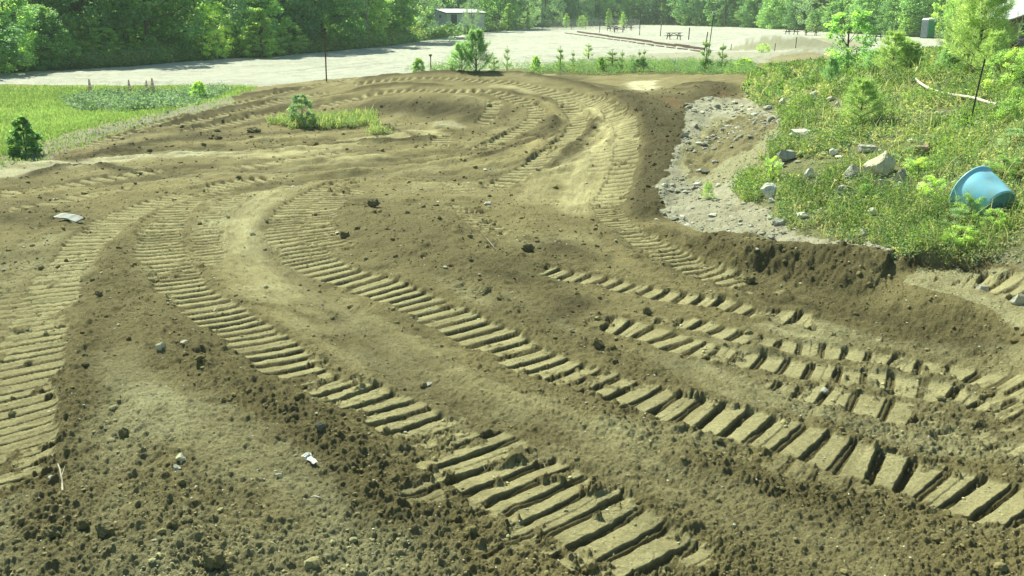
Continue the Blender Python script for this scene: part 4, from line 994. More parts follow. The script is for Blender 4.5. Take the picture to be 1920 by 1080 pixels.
for a in [
 (S_leafy,1588,136,24,88,'leafy green sapling standing on the crest of the weedy hill','sapling'),
 (P_soft,1612,236,148,80,'dark bushy young pine alone in the middle of the weedy hill','pine'),
 (P_full,1557,163,112,36,'small dark pine at the left foot of the leafy sapling','pine'),
 (P_soft,1672,140,60,74,'yellow green pine right of the leafy sapling','pine'),
 (P_full,1637,140,96,44,'low dark pine shoot right against the leafy sapling foot','pine'),
 (P_soft,1706,132,80,56,'soft green pine below and left of the portable toilet','pine'),
 (P_full,1775,135,92,50,'low dark pine left of the dark stump','pine'),
 (P_tall,1830,140,-40,120,'tallest soft needled pine near the right edge of the hill','pine'),
 (S_light,1795,112,-15,64,'light green leafy shrub tree between portable toilet and tallest pine','shrub'),
 (P_soft,1858,145,60,66,'pine at the right foot of the tallest pine','pine'),
 (S_light,1896,165,92,90,'pale green leafy shrub below the red building','shrub'),
 (S_light,1905,228,165,76,'pale green shrub right of the leaning metal post','shrub'),
 (S_grey,1893,278,238,60,'greyish bare looking shrub above the blue tub','shrub'),
 (S_leafy,1700,132,88,40,'small leafy shoot between two soft pines','sapling'),
 (P_tall,1798,128,10,80,'soft needled pine behind the dark stump','pine'),
 (S_light,1690,108,70,60,'low leafy shrub on the back of the hill left of the toilet','shrub'),
 (S_light,1880,330,292,66,'low leafy shrub touching the top of the blue tub','shrub'),
 (S_grey,1790,430,388,70,'low grey green weed clump in front of the blue tub','weed clump'),
 (S_light,1745,375,330,50,'yellow green weed clump left of the blue tub','weed clump'),
 (S_leafy,1622,382,345,26,'small dark leafy weed below the pale boulder','weed'),
 (S_light,1720,330,292,60,'bushy weed clump right of the pale boulder','weed clump'),
 (S_light,1447,332,292,36,'leafy weed at the top of the gravel slope','weed'),
 (S_light,1327,372,338,22,'lone grassy weed growing on the gravel slope','weed'),
 (S_light,1815,415,362,60,'light weed clump hiding the lower left of the blue tub','weed clump'),
 (S_light,1862,428,388,60,'light weed clump growing against the foot of the blue tub','weed clump'),
 (S_light,1800,470,432,80,'weed clump between the blue tub and the low cut bank','weed clump'),
]: put(*a[:5], a[5], a[6])
CR = [
 (P_full,893,133,62,62,'largest young pine on the crest of the dirt turn'),
 (P_full,866,133,84,52,'shorter dense pine touching the largest crest pine on its left'),
 (S_far,785,136,110,26,'thin leafy weed left of the short wooden stake on the crest'),
 (P_thin,848,133,112,18,'tiny pine seedling left of the pine pair on the crest'),
 (P_thin,926,133,103,22,'first seedling right of the largest crest pine'),
 (P_thin,951,133,88,14,'thin tall pine leader rising from the crest'),
 (S_far,1004,135,106,22,'bushy seedling where the green strip begins'),
 (P_thin,1050,134,88,18,'tallest seedling in the green strip behind the crest'),
 (P_thin,1074,133,96,12,'slim seedling right of the tallest strip seedling'),
 (S_far,1126,133,108,24,'low seedling left of the flat topped strip plant'),
 (P_thin,1147,133,94,30,'flat topped plant in the green strip'),
 (P_thin,1166,133,95,12,'first of four close slim seedlings in the green strip'),
 (S_grey,1184,134,104,26,'bushy seedling in the middle of the green strip'),
 (P_thin,1198,134,94,10,'left one of two equal tall seedlings in the green strip'),
 (P_thin,1207,134,92,10,'right one of two equal tall seedlings in the green strip'),
 (P_full,1200,137,112,34,'low dense blue green pine in the green strip'),
 (P_full,1323,137,112,40,'low dense pine at the foot of the leaning lamp pole'),
 (P_thin,1322,134,74,24,'pale young pine right behind the leaning lamp pole'),
 (P_thin,1353,134,82,20,'pale young pine just right of the leaning lamp pole'),
 (S_far,1395,136,110,36,'leafy weed where the green strip meets the hill'),
]
for pr, px, py, tp_, wp, lb in CR:
    X, Y = G(px, (134.5 if px < 1010 else 133.5) if px < 1290 else 135); Z = Hs(X, Y); pyb = float(proj(X, Y, Z)[1])
    put(pr, px, max(py, pyb) if False else pyb, tp_, wp, lb, 'pine' if pr in (P_full, P_thin) else 'weed', xy=(X, Y))
X, Y = P(1103, 112, .05); put(P_thin, 1103, 112, 83, 20, 'small pale pine standing alone on the gravel lot', 'pine', xy=(X, Y))
put(T_bush[0], 1432, 94, 78, 30, 'round bush on the left flank of the gravel mound', 'bush', z=.2)
put(S_fdk, 50, 291, 220, 88, 'leafy green bush at the left edge beside the dirt turn', 'bush')
put(S_isl, 567, 236, 184, 52, 'feathery light green bush on the grassy island in the loop', 'bush')
put(S_far, 375, 188, 153, 30, 'taller weed at the right end of the meadow brush', 'weed')
# ---------------------------------------------------------------- rocks and lumps
def rock(name, px, py, wpx, hpx, c, label, cat_='rock', facets=11, seed=0, flat=None, rz=None, mat=None, tilt=0, group=None):
    """a faceted stone whose foot is at the picture point, wpx by hpx pixels large there"""
    rs = np.random.RandomState(seed + int(px) * 7 + int(py)); X, Y = G(px, py); Z = Hs(X, Y); s = (Y * cp - (Z - CAMH) * sp) / F
    V, Fc = (I3 if wpx > 18 else I2); V = V.copy()
    for _ in range(facets):
        n = rs.normal(size=3); n /= np.linalg.norm(n); d = rs.uniform(.45, .85); q = V @ n; m = q > d; V[m] -= np.outer(q[m] - d, n)
    V += (np.sin(V[:, [1, 2, 0]] * 7 + rs.uniform(0, 6, 3)) * .03) + rs.normal(size=V.shape) * .012
    if name == 'dirt_clod':
        q1, q2, q3 = rs.uniform(0, 6, 3); V *= (1 + .13 * np.sin(5 * V[:, 0:1] + 4 * V[:, 1:2] + q1) + .10 * np.sin(8 * V[:, 1:2] - 5 * V[:, 2:3] + q2) + .09 * np.sin(11 * V[:, 2:3] + 7 * V[:, 0:1] + q3)) * (1 + rs.uniform(-.07, .07, (len(V), 1)))
    V /= (V.max(0) - V.min(0)); w = wpx * s * (1.0); hh = hpx * s * (1.2 if name == 'rock' else 1.05)
    V *= np.array([w, w * .75 if flat is None else w * flat, hh * 1.15]); a = rs.uniform(-.4, .4) if rz is None else rz
    ct, st_ = math.cos(tilt), math.sin(tilt); V = np.stack([V[:, 0] * ct + V[:, 2] * st_, V[:, 1], -V[:, 0] * st_ + V[:, 2] * ct], -1)
    ca, sa = math.cos(a), math.sin(a); V = np.stack([V[:, 0] * ca - V[:, 1] * sa, V[:, 0] * sa + V[:, 1] * ca, V[:, 2]], -1)
    me = np_mesh(name, V, Fc, None, False); key = 'rock_%.2f_%.2f' % (c[0], c[2])
    mt = mat or bpy.data.materials.get(key) or rock_mat(key, c)
    o = link(name, me, mt, loc=(X, Y + w * .3, Z + hh * .36)); return tag(o, label, cat_, group)
def rock_mat(key, c):
    m, nt, out = new_mat(key); b = bsdf(nt, .88, .15)
    d = tuple(v * .62 for v in c); a1 = mixc(nt, d, c, ramp(nt, noise(nt, 9, 8, .7), .36, .56))
    nt.links.new(mixc(nt, a1, (.22, .21, .12), ramp(nt, noise(nt, 4, 4), .60, .72, 0, .6)), b.inputs['Base Color'])
    nt.links.new(bump(nt, noise(nt, 24, 8, .7), .7, .02), b.inputs['Normal']); nt.links.new(b.outputs[0], out.inputs[0]); return m
for a in ROCK_LIST: rock(a[0], a[1], a[2], a[3], a[4], a[5], a[6], 'rock' if a[0] != 'stone' else 'stone')
CL = (.17, .15, .075)
def soil_lump(): return bpy.data.materials.get('lump_soil') or rock_mat('lump_soil', CL)
for px, py, wp, hp, lb in [
 (1121,655,22,24,'large dark clod standing on the main track edge at the centre right'),
 (475,250,28,11,'flat dark clod on the bank at the left of the loop'),
 (408,262,16,8,'small dark clod below the bank at the left of the loop'),
 (190,1005,44,30,'big dark clod in the bottom left heap of soil'),
 (96,1006,36,22,'wide clod at the far bottom left of the soil heap'),
 (392,1062,60,40,'largest dark clod at the bottom edge of the picture'),
 (155,990,26,26,'medium clod just left of the big dark clod'),
 (1408,530,24,18,'round dark clod at the left foot of the cut bank'),
 (320,985,26,16,'low clod between the big and the largest clod'),
 (232,820,20,18,'lump of soil above the lower left heap, nearer the track'),
 (1215,590,20,14,'dark clod between the two right hand tracks'),
 (184,565,18,12,'dark clod at the right rim of the left edge track'),
 (700,395,26,16,'upper dark clod on the ridge inside the centre bend'),
 (645,445,22,14,'dark clod at the inner rim of the centre bend'),
 (990,480,26,14,'dark clod at the beginning of the right hand track'),
]: rock('dirt_clod', px, py, wp, hp, CL, lb, 'clod', 4, mat=soil_lump())

# ---------------------------------------------------------------- blue tub
M_blue = plain('blue_plastic', (.24, .64, .90), .34, .5, 0, .18, 5, .25, .004, (.30, .55, .60)); M_bluein = M_blue
X, Y = G(1850, 402); Z = Hs(X, Y); s = (Y * cp - (Z - CAMH) * sp) / F
tub = empty('plastic_tub', (X, Y, Z), 0, 'bright blue plastic tub lying tipped over in the weeds at the right edge', 'tub')
Rr = 47 * s; dep_ = .50
Mt = Matrix.Translation((20 * s, -.02, 12 * s)) @ Vector((-.36, .84, .36)).to_track_quat('Z', 'Y').to_matrix().to_4x4()
prof = [(Rr * .90, dep_ * .97), (Rr * .93, dep_), (Rr * .98, dep_), (Rr * 1.0, dep_ * .985), (Rr * .99, dep_ * .93), (Rr * .955, dep_ * .90), (Rr * .97, dep_ * .86), (Rr * .95, dep_ * .6), (Rr * .88, dep_ * .3), (Rr * .80, .03), (Rr * .77, 0), (Rr * .72, 0), (Rr * .70, .03), (.01, .04)]
b = MB(); b.lathe([(.01, dep_ * .965)] + prof, 56, Mt, cap=False); bo = b.build('body', M_blue, tub, smooth=True)
for v in bo.data.vertices:          # dent pressed into the wall that faces the picture
    d = (v.co - (Mt @ Vector((.0, Rr * .8, dep_ * .45)))).length; v.co += Vector((.0, .02, -.06)) * math.exp(-(d / (20 * s)) ** 2)
b = MB(); b.lathe([(Rr * .985, dep_ * .99), (Rr * 1.03, dep_ * .985), (Rr * 1.035, dep_ * .95), (Rr * .985, dep_ * .945)], 56, Mt, cap=False); b.build('rim', M_blue, tub, smooth=True)

# ---------------------------------------------------------------- sticks, pipe, scraps
M_wood = plain('weathered_wood', (.42, .39, .30), .85, .15, 0, .45, 12, .6, .01); M_pipe = plain('pale_pipe', (.66, .62, .50), .6, .3, 0, .25, 8, .2, .004)
M_white = plain('white_plastic', (.78, .78, .74), .5, .4, 0, .12, 20); M_black = plain('black_plastic', (.03, .035, .035), .4, .5, 0, .3, 12)
M_post = plain('dark_steel', (.05, .06, .05), .6, .4, .3, .4, 20); M_rust = plain('rusty_steel', (.14, .08, .05), .8, .2, .2, .4, 20); M_galv = plain('galvanised_steel', (.17, .20, .19), .6, .4, .3, .2, 12)
def hose(name, pts, r, mat, label, cat_, lift=.0, seg=8):
    w, _ = line(pts, .06); zz = H(w[:, 0], w[:, 1]); zz = np.convolve(np.pad(zz, 6, 'edge'), np.ones(13) / 13, 'valid')
    b = MB(); b.tube(np.stack([w[:, 0], w[:, 1], zz + r * .9 + lift], -1) , r, seg); return tag(b.build(name, mat, smooth=True), label, cat_)
hose('pipe', [(1719,136),(1715,150),(1722,166),(1745,180),(1775,188),(1818,195),(1845,202),(1870,209)], .027, M_pipe, 'curved pale pipe lying in the weeds on the hill', 'pipe', .10)
def stick(name, px, py, px2, py2, r, mat, label, cat_='stick', up=0., up2=0.):
    a = G(px, py); c = G(px2, py2); a = np.array([*a, Hs(*a) + r + up]); c = np.array([*c, Hs(*c) + r + up2]); mdl = (a + c) / 2 + np.array([.01, .01, .012])
    b = MB(); b.tube([a, mdl * .6 + a * .4, mdl * .5 + c * .5, c], [r, r * .95, r * .8, r * .45], 7)
    b.tube([mdl, mdl + (c - a) * .18 + np.array([.03, 0, .03])], [r * .5, r * .2], 5)
    return tag(b.build(name, mat, smooth=True), label, cat_)
stick('branch', 1834,229,1862,252, .014, M_pipe, 'thin bleached branch in the weeds below the right end of the pale pipe', 'branch', .06, .03)
stick('stick', 583,934,601,943, .009, M_wood, 'short pale stick below the white plastic scrap')
stick('twig', 118,925,112,893, .007, M_wood, 'upright broken twig in the soil at the lower left', 'twig', .0, .10)
stick('twig', 400,585,414,571, .006, M_wood, 'small twig lying across the left centre track', 'twig', .02, .01)
stick('twig', 905,455,930,480, .006, M_wood, 'thin root lying on the dark soil right of the short track', 'twig', .03, .01)
def slab(name, px, py, L, Wd, Th, rz, mat, label, cat_, tilt=0, warp_=.0):
    X, Y = G(px, py); Z = Hs(X, Y); s = (Y * cp - (Z - CAMH) * sp) / F; L *= s; Wd *= s
    V = []; n = 9
    for i in range(n):
        u = i / (n - 1) - .5; w_ = Wd * (1 - .5 * abs(u) ** 1.5) * (1 + .12 * math.sin(9 * u + px))
        for v, zz in ((-.5, 0), (.5, 0), (.5, Th), (-.5, Th)): V.append((u * L, v * w_ + .06 * L * math.sin(4 * u), zz + warp_ * math.cos(u * 3) + .004 * math.sin(17 * u)))
    Fc = [(i * 4 + k, i * 4 + (k + 1) % 4, i * 4 + 4 + (k + 1) % 4, i * 4 + 4 + k) for i in range(n - 1) for k in range(4)] + [(3, 2, 1, 0), ((n - 1) * 4, (n - 1) * 4 + 1, (n - 1) * 4 + 2, (n - 1) * 4 + 3)]
    b = MB(); b.add(V, Fc); o = b.build(name, mat, bevel=.002); o.location = (X, Y, Z + .012); o.rotation_euler = (tilt, tilt * .4, rz); return tag(o, label, cat_)
slab('board', 1645,462,46,22,.02,R(24),M_wood,'pale grey weathered board lying at the edge of the weeds','board',R(9),.01)
slab('driftwood', 130,420,60,20,.02,R(-32),plain('bleached_wood',(.36,.38,.37),.8,.2,0,.35,9,.5,.01),'bleached flat piece of wood on dark soil at the left','driftwood',R(14),.03)
b = slab('plastic_scrap', 1702,452,40,26,.012,R(35),M_black,'crumpled black plastic scrap right of the pale board','scrap',R(25),.05)
slab('plastic_scrap', 1806,312,34,30,.02,R(-20),M_black,'dark crumpled scrap of plastic just left of the blue tub','scrap',R(22),.05)
# small white plastic scrap in the foreground: a torn wrapper with a folded end
X, Y = G(586, 876); Z = Hs(X, Y); sc_ = empty('plastic_wrapper', (X, Y, Z + .012), R(-52), 'torn white plastic wrapper on the soil in the foreground', 'wrapper')
def crumple(L, Wd, off, zoff, seed):
    rs = np.random.RandomState(seed); n, m = 9, 5; top = []; 
    for i in range(n):
        for j in range(m):
            u, v = i / (n - 1) - .5, j / (m - 1) - .5; top.append((u * L + off, v * Wd * (1 - .5 * u) , zoff + .012 * rs.rand() + .014 * math.cos(v * 3) ))
    top = np.array(top); bot = top - np.array([0, 0, .003]); V = np.concatenate([top, bot]); q = n * m
    Fc = [(i * m + j, (i + 1) * m + j, (i + 1) * m + j + 1, i * m + j + 1) for i in range(n - 1) for j in range(m - 1)]; Fc += [tuple(k + q for k in f[::-1]) for f in Fc]
    return V, Fc
b = MB(); b.add(*crumple(.14, .045, 0, 0, 1)); b.build('sheet', M_white, sc_, smooth=False)
b = MB(); b.add(*crumple(.045, .065, -.075, .008, 2)); b.build('folded_end', M_white, sc_)
# dark stump between the pines
X, Y = G(1808, 120); Z = Hs(X, Y); st0 = empty('tree_stump', (X, Y, Z), 0, 'dark upright stump half hidden among the pines on the hill', 'stump')
b = MB(); b.lathe([(.19, -.1), (.17, .05), (.14, .2), (.135, .42), (.12, .5)], 14); q = b.build('trunk', plain('dark_bark', (.035, .03, .025), .95, .1, 0, .5, 14, 1, .03), st0)
b = MB(); b.lathe([(.125, .5), (.11, .515), (.01, .52)], 14); b.build('cut_top', M_wood, st0)

# ---------------------------------------------------------------- stakes, posts, cones
def stake(name, px, py, tx, ty, r, mat, label, cat_='stake', head=None, xy=None, flat=False):
    X, Y = xy or G(px, py); Z = Hs(X, Y); s = (Y * cp - (Z - CAMH) * sp) / F; hh = (float(proj(X, Y, Z)[1]) - ty) * s * 1.03; dx = (tx - px) * s
    root = empty(name, (X, Y, Z), 0, label, cat_)
    b = MB(); b.tube([(0, 0, -.2), (dx * .5, .0, hh * .5), (dx, 0, hh)], r, 6); b.build('shaft', mat, root)
    if head == 'cap':
        b = MB(); b.box((dx, 0, hh + .02), (.12, .03, .05)); b.box((dx, 0, hh - .03), (.05, .05, .05)); b.build('cap', M_post, root)
    elif head == 'flag':
        b = MB(); b.box((dx + .03, 0, hh + .02), (.20, .09, .06)); b.tube([(dx - .06, 0, hh - .04), (dx - .02, 0, hh - .12)], .035, 8); b.build('lamp_head', M_white, root)
    elif head == 'fin':
        b = MB(); b.box((dx * .04, .015, hh * .08), (.09, .01, .12)); b.build('anchor_plate', mat, root)
        b = MB(); 
        for k in range(9): b.box((dx * (.2 + k * .09), -.018, hh * (.2 + k * .09)), (.02, .012, .012))
        b.build('studs', mat, root)
    return root
stake('marker_stake', 612,152,614,62, .026, M_rust, 'tall thin rusty stake with a small dark cap on the crest of the turn', 'stake', 'cap')
stake('wooden_stake', 808,135,808,106, .02, M_wood, 'short wooden stake on the crest left of the pine pair', 'stake', 'cap', xy=G(808, 135))
stake('metal_post', 1816,238,1829,118, .014, M_post, 'dark leaning metal post on the weedy hill above the blue tub', 'post', 'fin')
Xp, Yp = G(1325, 122); stake('lamp_pole', 1325,118,1333,30, .022, M_post, 'thin leaning pole topped by a small white lamp near the lot edge', 'pole', 'flag', xy=(Xp, Yp))
stake('metal_post', 1320,97,1325,62, .045, M_post, 'stout dark post left of the leaning lamp pole', 'post', xy=P(1320, 99, 0))
for px, py, ty, r_, lb in [(1199,66,22,.05,'tall grey post at the right end of the wire fence'),(1124,61,43,.05,'short post left of the picnic table cluster'),(1238,68,48,.05,'dark post left of the lone picnic table'),(1291,74,53,.06,'dark post right of the lone picnic table'),
    (1370,94,83,.03,'small stake at the left foot of the gravel mound'),(1452,97,82,.03,'leaning stake in front of the gravel mound'),(1491,95,71,.035,'tall stake in front of the gravel mound'),(1535,92,82,.03,'short stake at the right foot of the gravel mound')]:
    stake('fence_post', px, py, px + 1, ty, r_, M_post, lb, 'post', xy=P(px, py, 0))
X, Y = P(1016, 52, 0); Z = Hs(X, Y); lp = empty('utility_pole', (X, Y, Z), 0, 'tall pale pole rising out of the picture behind the wire fence', 'pole')
b = MB(); b.tube([(0, 0, -.3), (0, 0, 4), (.02, 0, 9)], [.14, .12, .09], 10); b.build('shaft', M_galv, lp, smooth=True); b = MB(); b.box((.7, 0, 8.8), (1.4, .06, .06)); b.build('arm', M_galv, lp)
b = MB(); b.box((1.5, 0, 8.78), (.5, .25, .12)); b.build('lamp_head', M_white, lp)
M_or = plain('faded_orange_plastic', (.90, .45, .30), .6, .3, 0, .25, 9); M_wh2 = plain('white_band', (.85, .84, .78), .5, .4, 0, .15, 14)
def cone(px, py, ty, label, proto=[None]):
    X, Y = P(px, py, -.05); Z = Hs(X, Y); s = (Y * cp - (Z - CAMH) * sp) / F; hh = (py - ty) * s
    if proto[0] is None:
        r = empty('traffic_cone', (0, 0, 0)); b = MB(); b.box((0, 0, .015), (.36, .36, .03)); b.build('base', M_or, r, bevel=.01)
        b = MB(); b.lathe([(.14, .03), (.085, .30), (.075, .36), (.035, .66), (.03, .70), (.018, .70)], 20); b.build('body', M_or, r, smooth=True)
        b = MB(); b.lathe([(.092, .285), (.0795, .37)], 20, cap=False); b.lathe([(.065, .47), (.054, .55)], 20, cap=False); b.build('band', M_wh2, r, smooth=True); proto[0] = r; o = r
    else: o = copy_tree(proto[0])
    o.location = (X, Y, Z); o.scale = (hh / .7,) * 3; tag(o, label, 'traffic cone', 'traffic cones along the lot edge')
cone(169,168,144,'faded orange traffic cone standing apart at the far left'); cone(243,169,146,'faded orange traffic cone, second from the left'); cone(276,170,147,'darker traffic cone close beside the tallest cone'); cone(287,170,143,'tallest orange traffic cone, rightmost of the four')

# ---------------------------------------------------------------- picnic tables
M_tbl = plain('dark_timber', (.10, .085, .065), .85, .15, 0, .4, 6, .5, .01)
def make_table():
    r = empty('picnic_table', (0, 0, 0)); b = MB()
    for k in range(5): b.box((0, (k - 2) * .15, .75), (1.8, .14, .04))
    b.build('table_top', M_tbl, r)
    for s_ in (-1, 1):
        b = MB(); 
        for k in (0, 1): b.box((0, s_ * (.62 + .15 * k), .45), (1.8, .14, .04))
        b.build('bench', M_tbl, r)
    for s_ in (-1, 1):
        b = MB(); X0 = s_ * .62
        b.tube([(X0, -.62, 0), (X0, -.25, .73)], .05, 4); b.tube([(X0, .62, 0), (X0, .25, .73)], .05, 4); b.box((X0 + .05, 0, .40), (.045, 1.5, .10)); b.box((X0 + .05, 0, .70), (.045, .7, .08)); b.build('leg', M_tbl, r)
    b = MB(); b.tube([(-.6, 0, .40), (0, 0, .72)], .035, 4); b.tube([(.6, 0, .40), (0, 0, .72)], .035, 4); b.build('brace', M_tbl, r); return r
tb = make_table()
for i, (px, py, rz, lb) in enumerate([(1263,74,8,'dark picnic table standing alone between two posts on the lot'),(1148,58,20,'leftmost picnic table of the cluster by the fence end'),(1160,61,-10,'front picnic table of the cluster by the fence end'),(1176,57,5,'rightmost picnic table of the cluster by the fence end'),
    (1484,65,10,'dark picnic table behind the gravel mound, left of the pair'),(1520,67,-8,'dark picnic table behind the gravel mound, right of the pair'),(1637,76,12,'picnic table glimpsed behind the leafy sapling')]):
    X, Y = P(px, py, 0); o = tb if i == 0 else copy_tree(tb); o.location = (X, Y, Hs(X, Y)); o.rotation_euler = (0, 0, R(rz)); tag(o, lb, 'picnic table', 'picnic tables on the gravel lot')
# timbers edging the lot
M_tie = plain('red_brown_timber', (.13, .085, .07), .85, .15, 0, .4, 6, .5, .01); M_cut = plain('timber_end', (.25, .18, .11), .9, .1)
def ties(a, c, n, gap, hgt, wd, labels, group):
    a = np.array(P(*a, 0)); c = np.array(P(*c, 0)); L = np.linalg.norm(c - a) / n; rz = math.atan2(*(c - a)[::-1]); 
    me = None
    for i in range(n):
        p = a + (c - a) * (i + .5) / n; o = None
        if me is None:
            b = MB(); b.box((0, 0, hgt / 2), (L * (1 - gap), wd, hgt)); o = b.build('timber', M_tie); me = o; ee = MB(); ee.box((0, 0, hgt / 2), (L * (1 - gap) + .012, wd * .8, hgt * .8)); e_ = ee.build('sawn_end', M_cut, o)
        else: o = copy_tree(me)
        o.location = (p[0], p[1], Hs(*p)); o.rotation_euler = (0, 0, rz + rnd.uniform(-.02, .02)); tag(o, labels, 'timber', group)
ties((1083, 61), (1320, 94), 14, .012, .20, .2, 'red brown timber in the long unbroken back row crossing the lot', 'timbers of the unbroken row')
ties((1058, 62), (1316, 98), 18, .34, .09, .22, 'short timber in the front row of spaced timbers crossing the lot', 'timbers of the spaced row')

# ---------------------------------------------------------------- wire fence
A = np.array(P(930, 58, 0)); B_ = np.array(P(1199, 54, 0)); L = np.linalg.norm(B_ - A); rz = math.atan2(*(B_ - A)[::-1]); z_ = Hs(*A)
fe = empty('wire_fence', (A[0], A[1], z_), rz, 'grey chain link fence along the weedy back edge of the lot', 'fence'); hf = 1.7
nP = 10
for i in range(nP + 1):
    b = MB(); b.tube([(L * i / nP, 0, -.2), (L * i / nP, 0, hf + .05)], .04, 6); b.build('post', M_galv, fe)
b = MB(); b.tube([(0, 0, hf), (L, 0, hf)], .028, 5); b.build('top_rail', M_galv, fe)
b = MB(); k = -hf
while k < L:
    a0, a1 = max(k, 0), min(k + hf, L)
    if a1 > a0:
        b.box(((a0 + a1) / 2, 0, (a0 + a1) / 2 - k), ((a1 - a0) * 1.414, .008, .010), M=Matrix.Rotation(R(-45), 4, 'Y')); b.box(((a0 + a1) / 2, .01, hf - ((a0 + a1) / 2 - k)), ((a1 - a0) * 1.414, .008, .010), M=Matrix.Rotation(R(45), 4, 'Y'))
    k += .14
b.build('mesh', M_galv, fe)

# ---------------------------------------------------------------- shed, red building, toilet
def corrug(name, c, step=.18):
    m, nt, out = new_mat(name); b = bsdf(nt, .5, .4, .1); tc = nt.nodes.new('ShaderNodeTexCoord'); w_ = nt.nodes.new('ShaderNodeTexWave'); w_.wave_profile = 'SIN'; w_.inputs['Scale'].default_value = 1 / step / 3
    w_.bands_direction = 'X'; nt.links.new(tc.outputs['Object'], w_.inputs['Vector']); f = noise(nt, 2.5, 5)
    nt.links.new(mixc(nt, tuple(v * .8 for v in c), c, ramp(nt, f, .35, .6)), b.inputs['Base Color']); nt.links.new(bump(nt, w_.outputs['Fac'], .8, .03), b.inputs['Normal']); nt.links.new(b.outputs[0], out.inputs[0]); return m
M_wall = corrug('pale_green_sheet', (.34, .42, .38)); M_roof = plain('white_roof', (.80, .82, .84), .5, .3, 0, .12, 1.5); M_trim = plain('dark_trim', (.06, .07, .06))
def building(name, corner, ang, Lx, Ly, he, hr, wall, roof, label, over=.25, z=0.):
    """walls with a gable over the short side; corner is the near corner, Lx runs along ang (gable side), Ly away from it"""
    r = empty(name, (corner[0], corner[1], z), ang, label, 'building'); b = MB()
    V = [(0, 0, 0), (Lx, 0, 0), (Lx, Ly, 0), (0, Ly, 0), (0, 0, he), (Lx, 0, he), (Lx, Ly, he), (0, Ly, he), (Lx / 2, 0, hr), (Lx / 2, Ly, hr)]
    b.add(V, [(0, 1, 5, 8, 4), (1, 2, 6, 5), (2, 3, 7, 9, 6), (3, 0, 4, 7), (0, 3, 2, 1)]); b.build('wall', wall, r)
    b = MB(); t = .08; o = over; sl_ = (hr - he) / (Lx / 2)
    for s_ in (0, 1):
        xe = -o if s_ == 0 else Lx + o; ze = he - o * sl_
        b.add([(xe, -o, ze + .01), (Lx / 2, -o, hr + .01), (Lx / 2, Ly + o, hr + .01), (xe, Ly + o, ze + .01), (xe, -o, ze + t), (Lx / 2, -o, hr + t), (Lx / 2, Ly + o, hr + t), (xe, Ly + o, ze + t)],
              [(0, 3, 2, 1), (4, 5, 6, 7), (0, 1, 5, 4), (3, 7, 6, 2), (0, 4, 7, 3)] if s_ == 0 else [(0, 1, 2, 3), (4, 7, 6, 5), (0, 4, 5, 1), (3, 2, 6, 7), (0, 3, 7, 4)])
    b.build('roof', roof, r)
    return r
X, Y = P(838, 64, 0); a_ = R(125); X += 5.6 * math.cos(a_); Y += 5.6 * math.sin(a_)
sh_b = building('metal_shed', (X, Y), R(-55), 5.6, 6.3, 2.2, 2.65, M_wall, M_roof, 'low pale metal shed with white roof at the edge of the wood', z=Hs(X, Y))
b = MB(); b.box((3.9, -.02, 1.7), (.5, .06, .35)); b.build('vent', M_trim, sh_b); b = MB(); b.box((5.61, 1.2, 1.0), (.04, .95, 1.95)); b.build('door', M_trim, sh_b)
b = MB(); b.box((5.86, 3.15, 2.12), (.03, 6.9, .12)); b.add([(-.25, -.27, 2.08), (2.8, -.27, 2.57), (5.85, -.27, 2.08), (-.25, -.27, 2.2), (2.8, -.27, 2.69), (5.85, -.27, 2.2)], [(0, 1, 4, 3), (1, 2, 5, 4)]); b.build('trim', M_trim, sh_b)
M_red = plain('dark_red_wall', (.15, .055, .045), .8, .2, 0, .25, 3); M_rf2 = plain('grey_roof', (.45, .48, .50), .6, .3, 0, .15, 2)
X, Y = (1890 - 960) / F * (57 * cp + .5), 57.; zb = Hs(X, Y)
rb = building('red_building', (X, Y), 0, 8, 7, 2.75 - zb, 4.1 - zb, M_red, M_rf2, 'dark red building with a grey roof cut by the right picture edge', z=zb)
b = MB(); b.box((1.0, -.02, 2.0 - zb), (.85, .05, .9)); wdw = b.build('window', M_trim, rb)
b = MB()
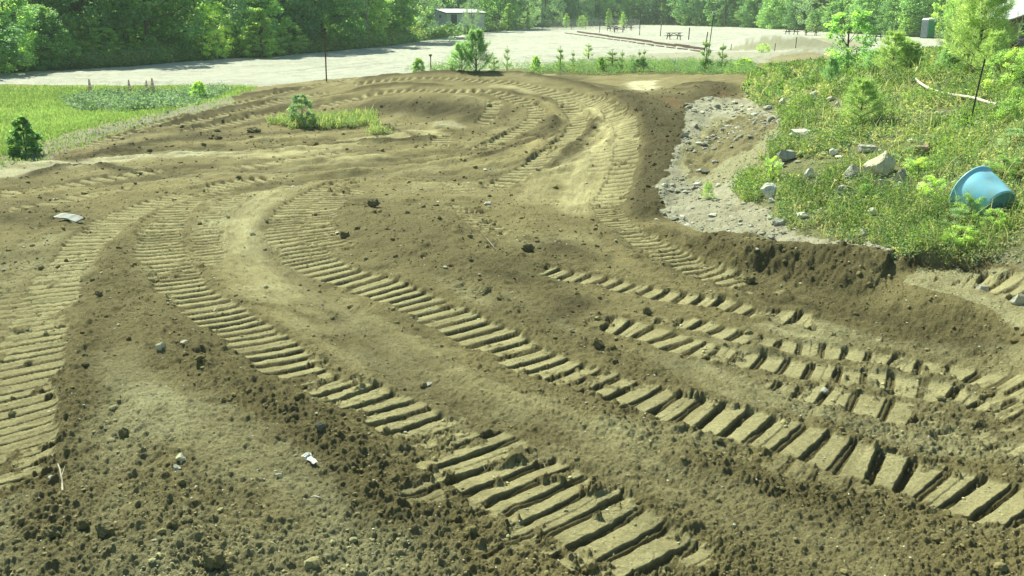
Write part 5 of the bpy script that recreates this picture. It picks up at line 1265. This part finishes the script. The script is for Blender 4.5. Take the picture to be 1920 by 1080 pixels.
for c, d in (((1.0, -.05, 2.48 - zb), (1.05, .07, .10)), ((1.0, -.05, 1.52 - zb), (1.05, .07, .10)), ((.53, -.05, 2.0 - zb), (.09, .07, .86)), ((1.47, -.05, 2.0 - zb), (.09, .07, .86))): b.box(c, d)
b.build('frame', M_white, wdw)
M_grp = plain('grey_plastic', (.20, .25, .27), .5, .4, 0, .15, 3); M_grn = plain('green_plastic', (.02, .27, .14), .45, .4, 0, .15, 3)
X, Y = P(1738, 72, 0); pt = empty('portable_toilet', (X, Y, Hs(X, Y)), R(19), 'portable toilet with grey sides, green door and white roof at the back of the lot', 'portable toilet')
b = MB(); b.box((0, 0, .07), (1.15, 1.15, .14)); b.build('base', M_trim, pt, bevel=.02)
b = MB(); b.box((0, 0, 1.10), (1.08, 1.08, 1.94)); 
for k in range(5): b.box((-.55, -.4 + .2 * k, 1.1), (.03, .05, 1.7))
for k in range(5): b.box((-.4 + .2 * k, .55, 1.1), (.05, .03, 1.7))
b.build('body', M_grp, pt, bevel=.03)
b = MB(); b.box((0, -.555, 1.10), (.98, .05, 1.9)); d_ = b.build('door', M_grn, pt, bevel=.02); b = MB(); b.box((.36, -.60, 1.05), (.05, .05, .22)); b.build('handle', M_trim, d_)
b = MB(); b.box((.555, 0, 1.1), (.04, .98, 1.88)); b.build('side_panel', M_grn, pt, bevel=.02)
b = MB(); b.lathe([(.80, 2.08), (.80, 2.14), (.70, 2.24), (.45, 2.31), (.02, 2.34)], 4, Matrix.Rotation(R(45), 4, 'Z')); b.build('roof', M_white, pt, bevel=.03)
b = MB(); b.tube([(-.42, .42, 2.1), (-.42, .42, 2.5)], .05, 10); b.build('vent_pipe', M_grp, pt)
for me_ in list(bpy.data.meshes):
    if me_.users == 0: bpy.data.meshes.remove(me_)

# ---------------------------------------------------------------- air
b = MB(); b.box((20, 290, 13.25), (900, 680, 29.5)); m, nt, out = new_mat('haze_air'); v = nt.nodes.new('ShaderNodeVolumePrincipled')
v.inputs['Color'].default_value = (.80, .95, .90, 1); v.inputs['Density'].default_value = .0006; nt.links.new(v.outputs[0], out.inputs['Volume'])
tag(b.build('haze', m), kind='stuff')
SC.cycles.volume_bounces = 0
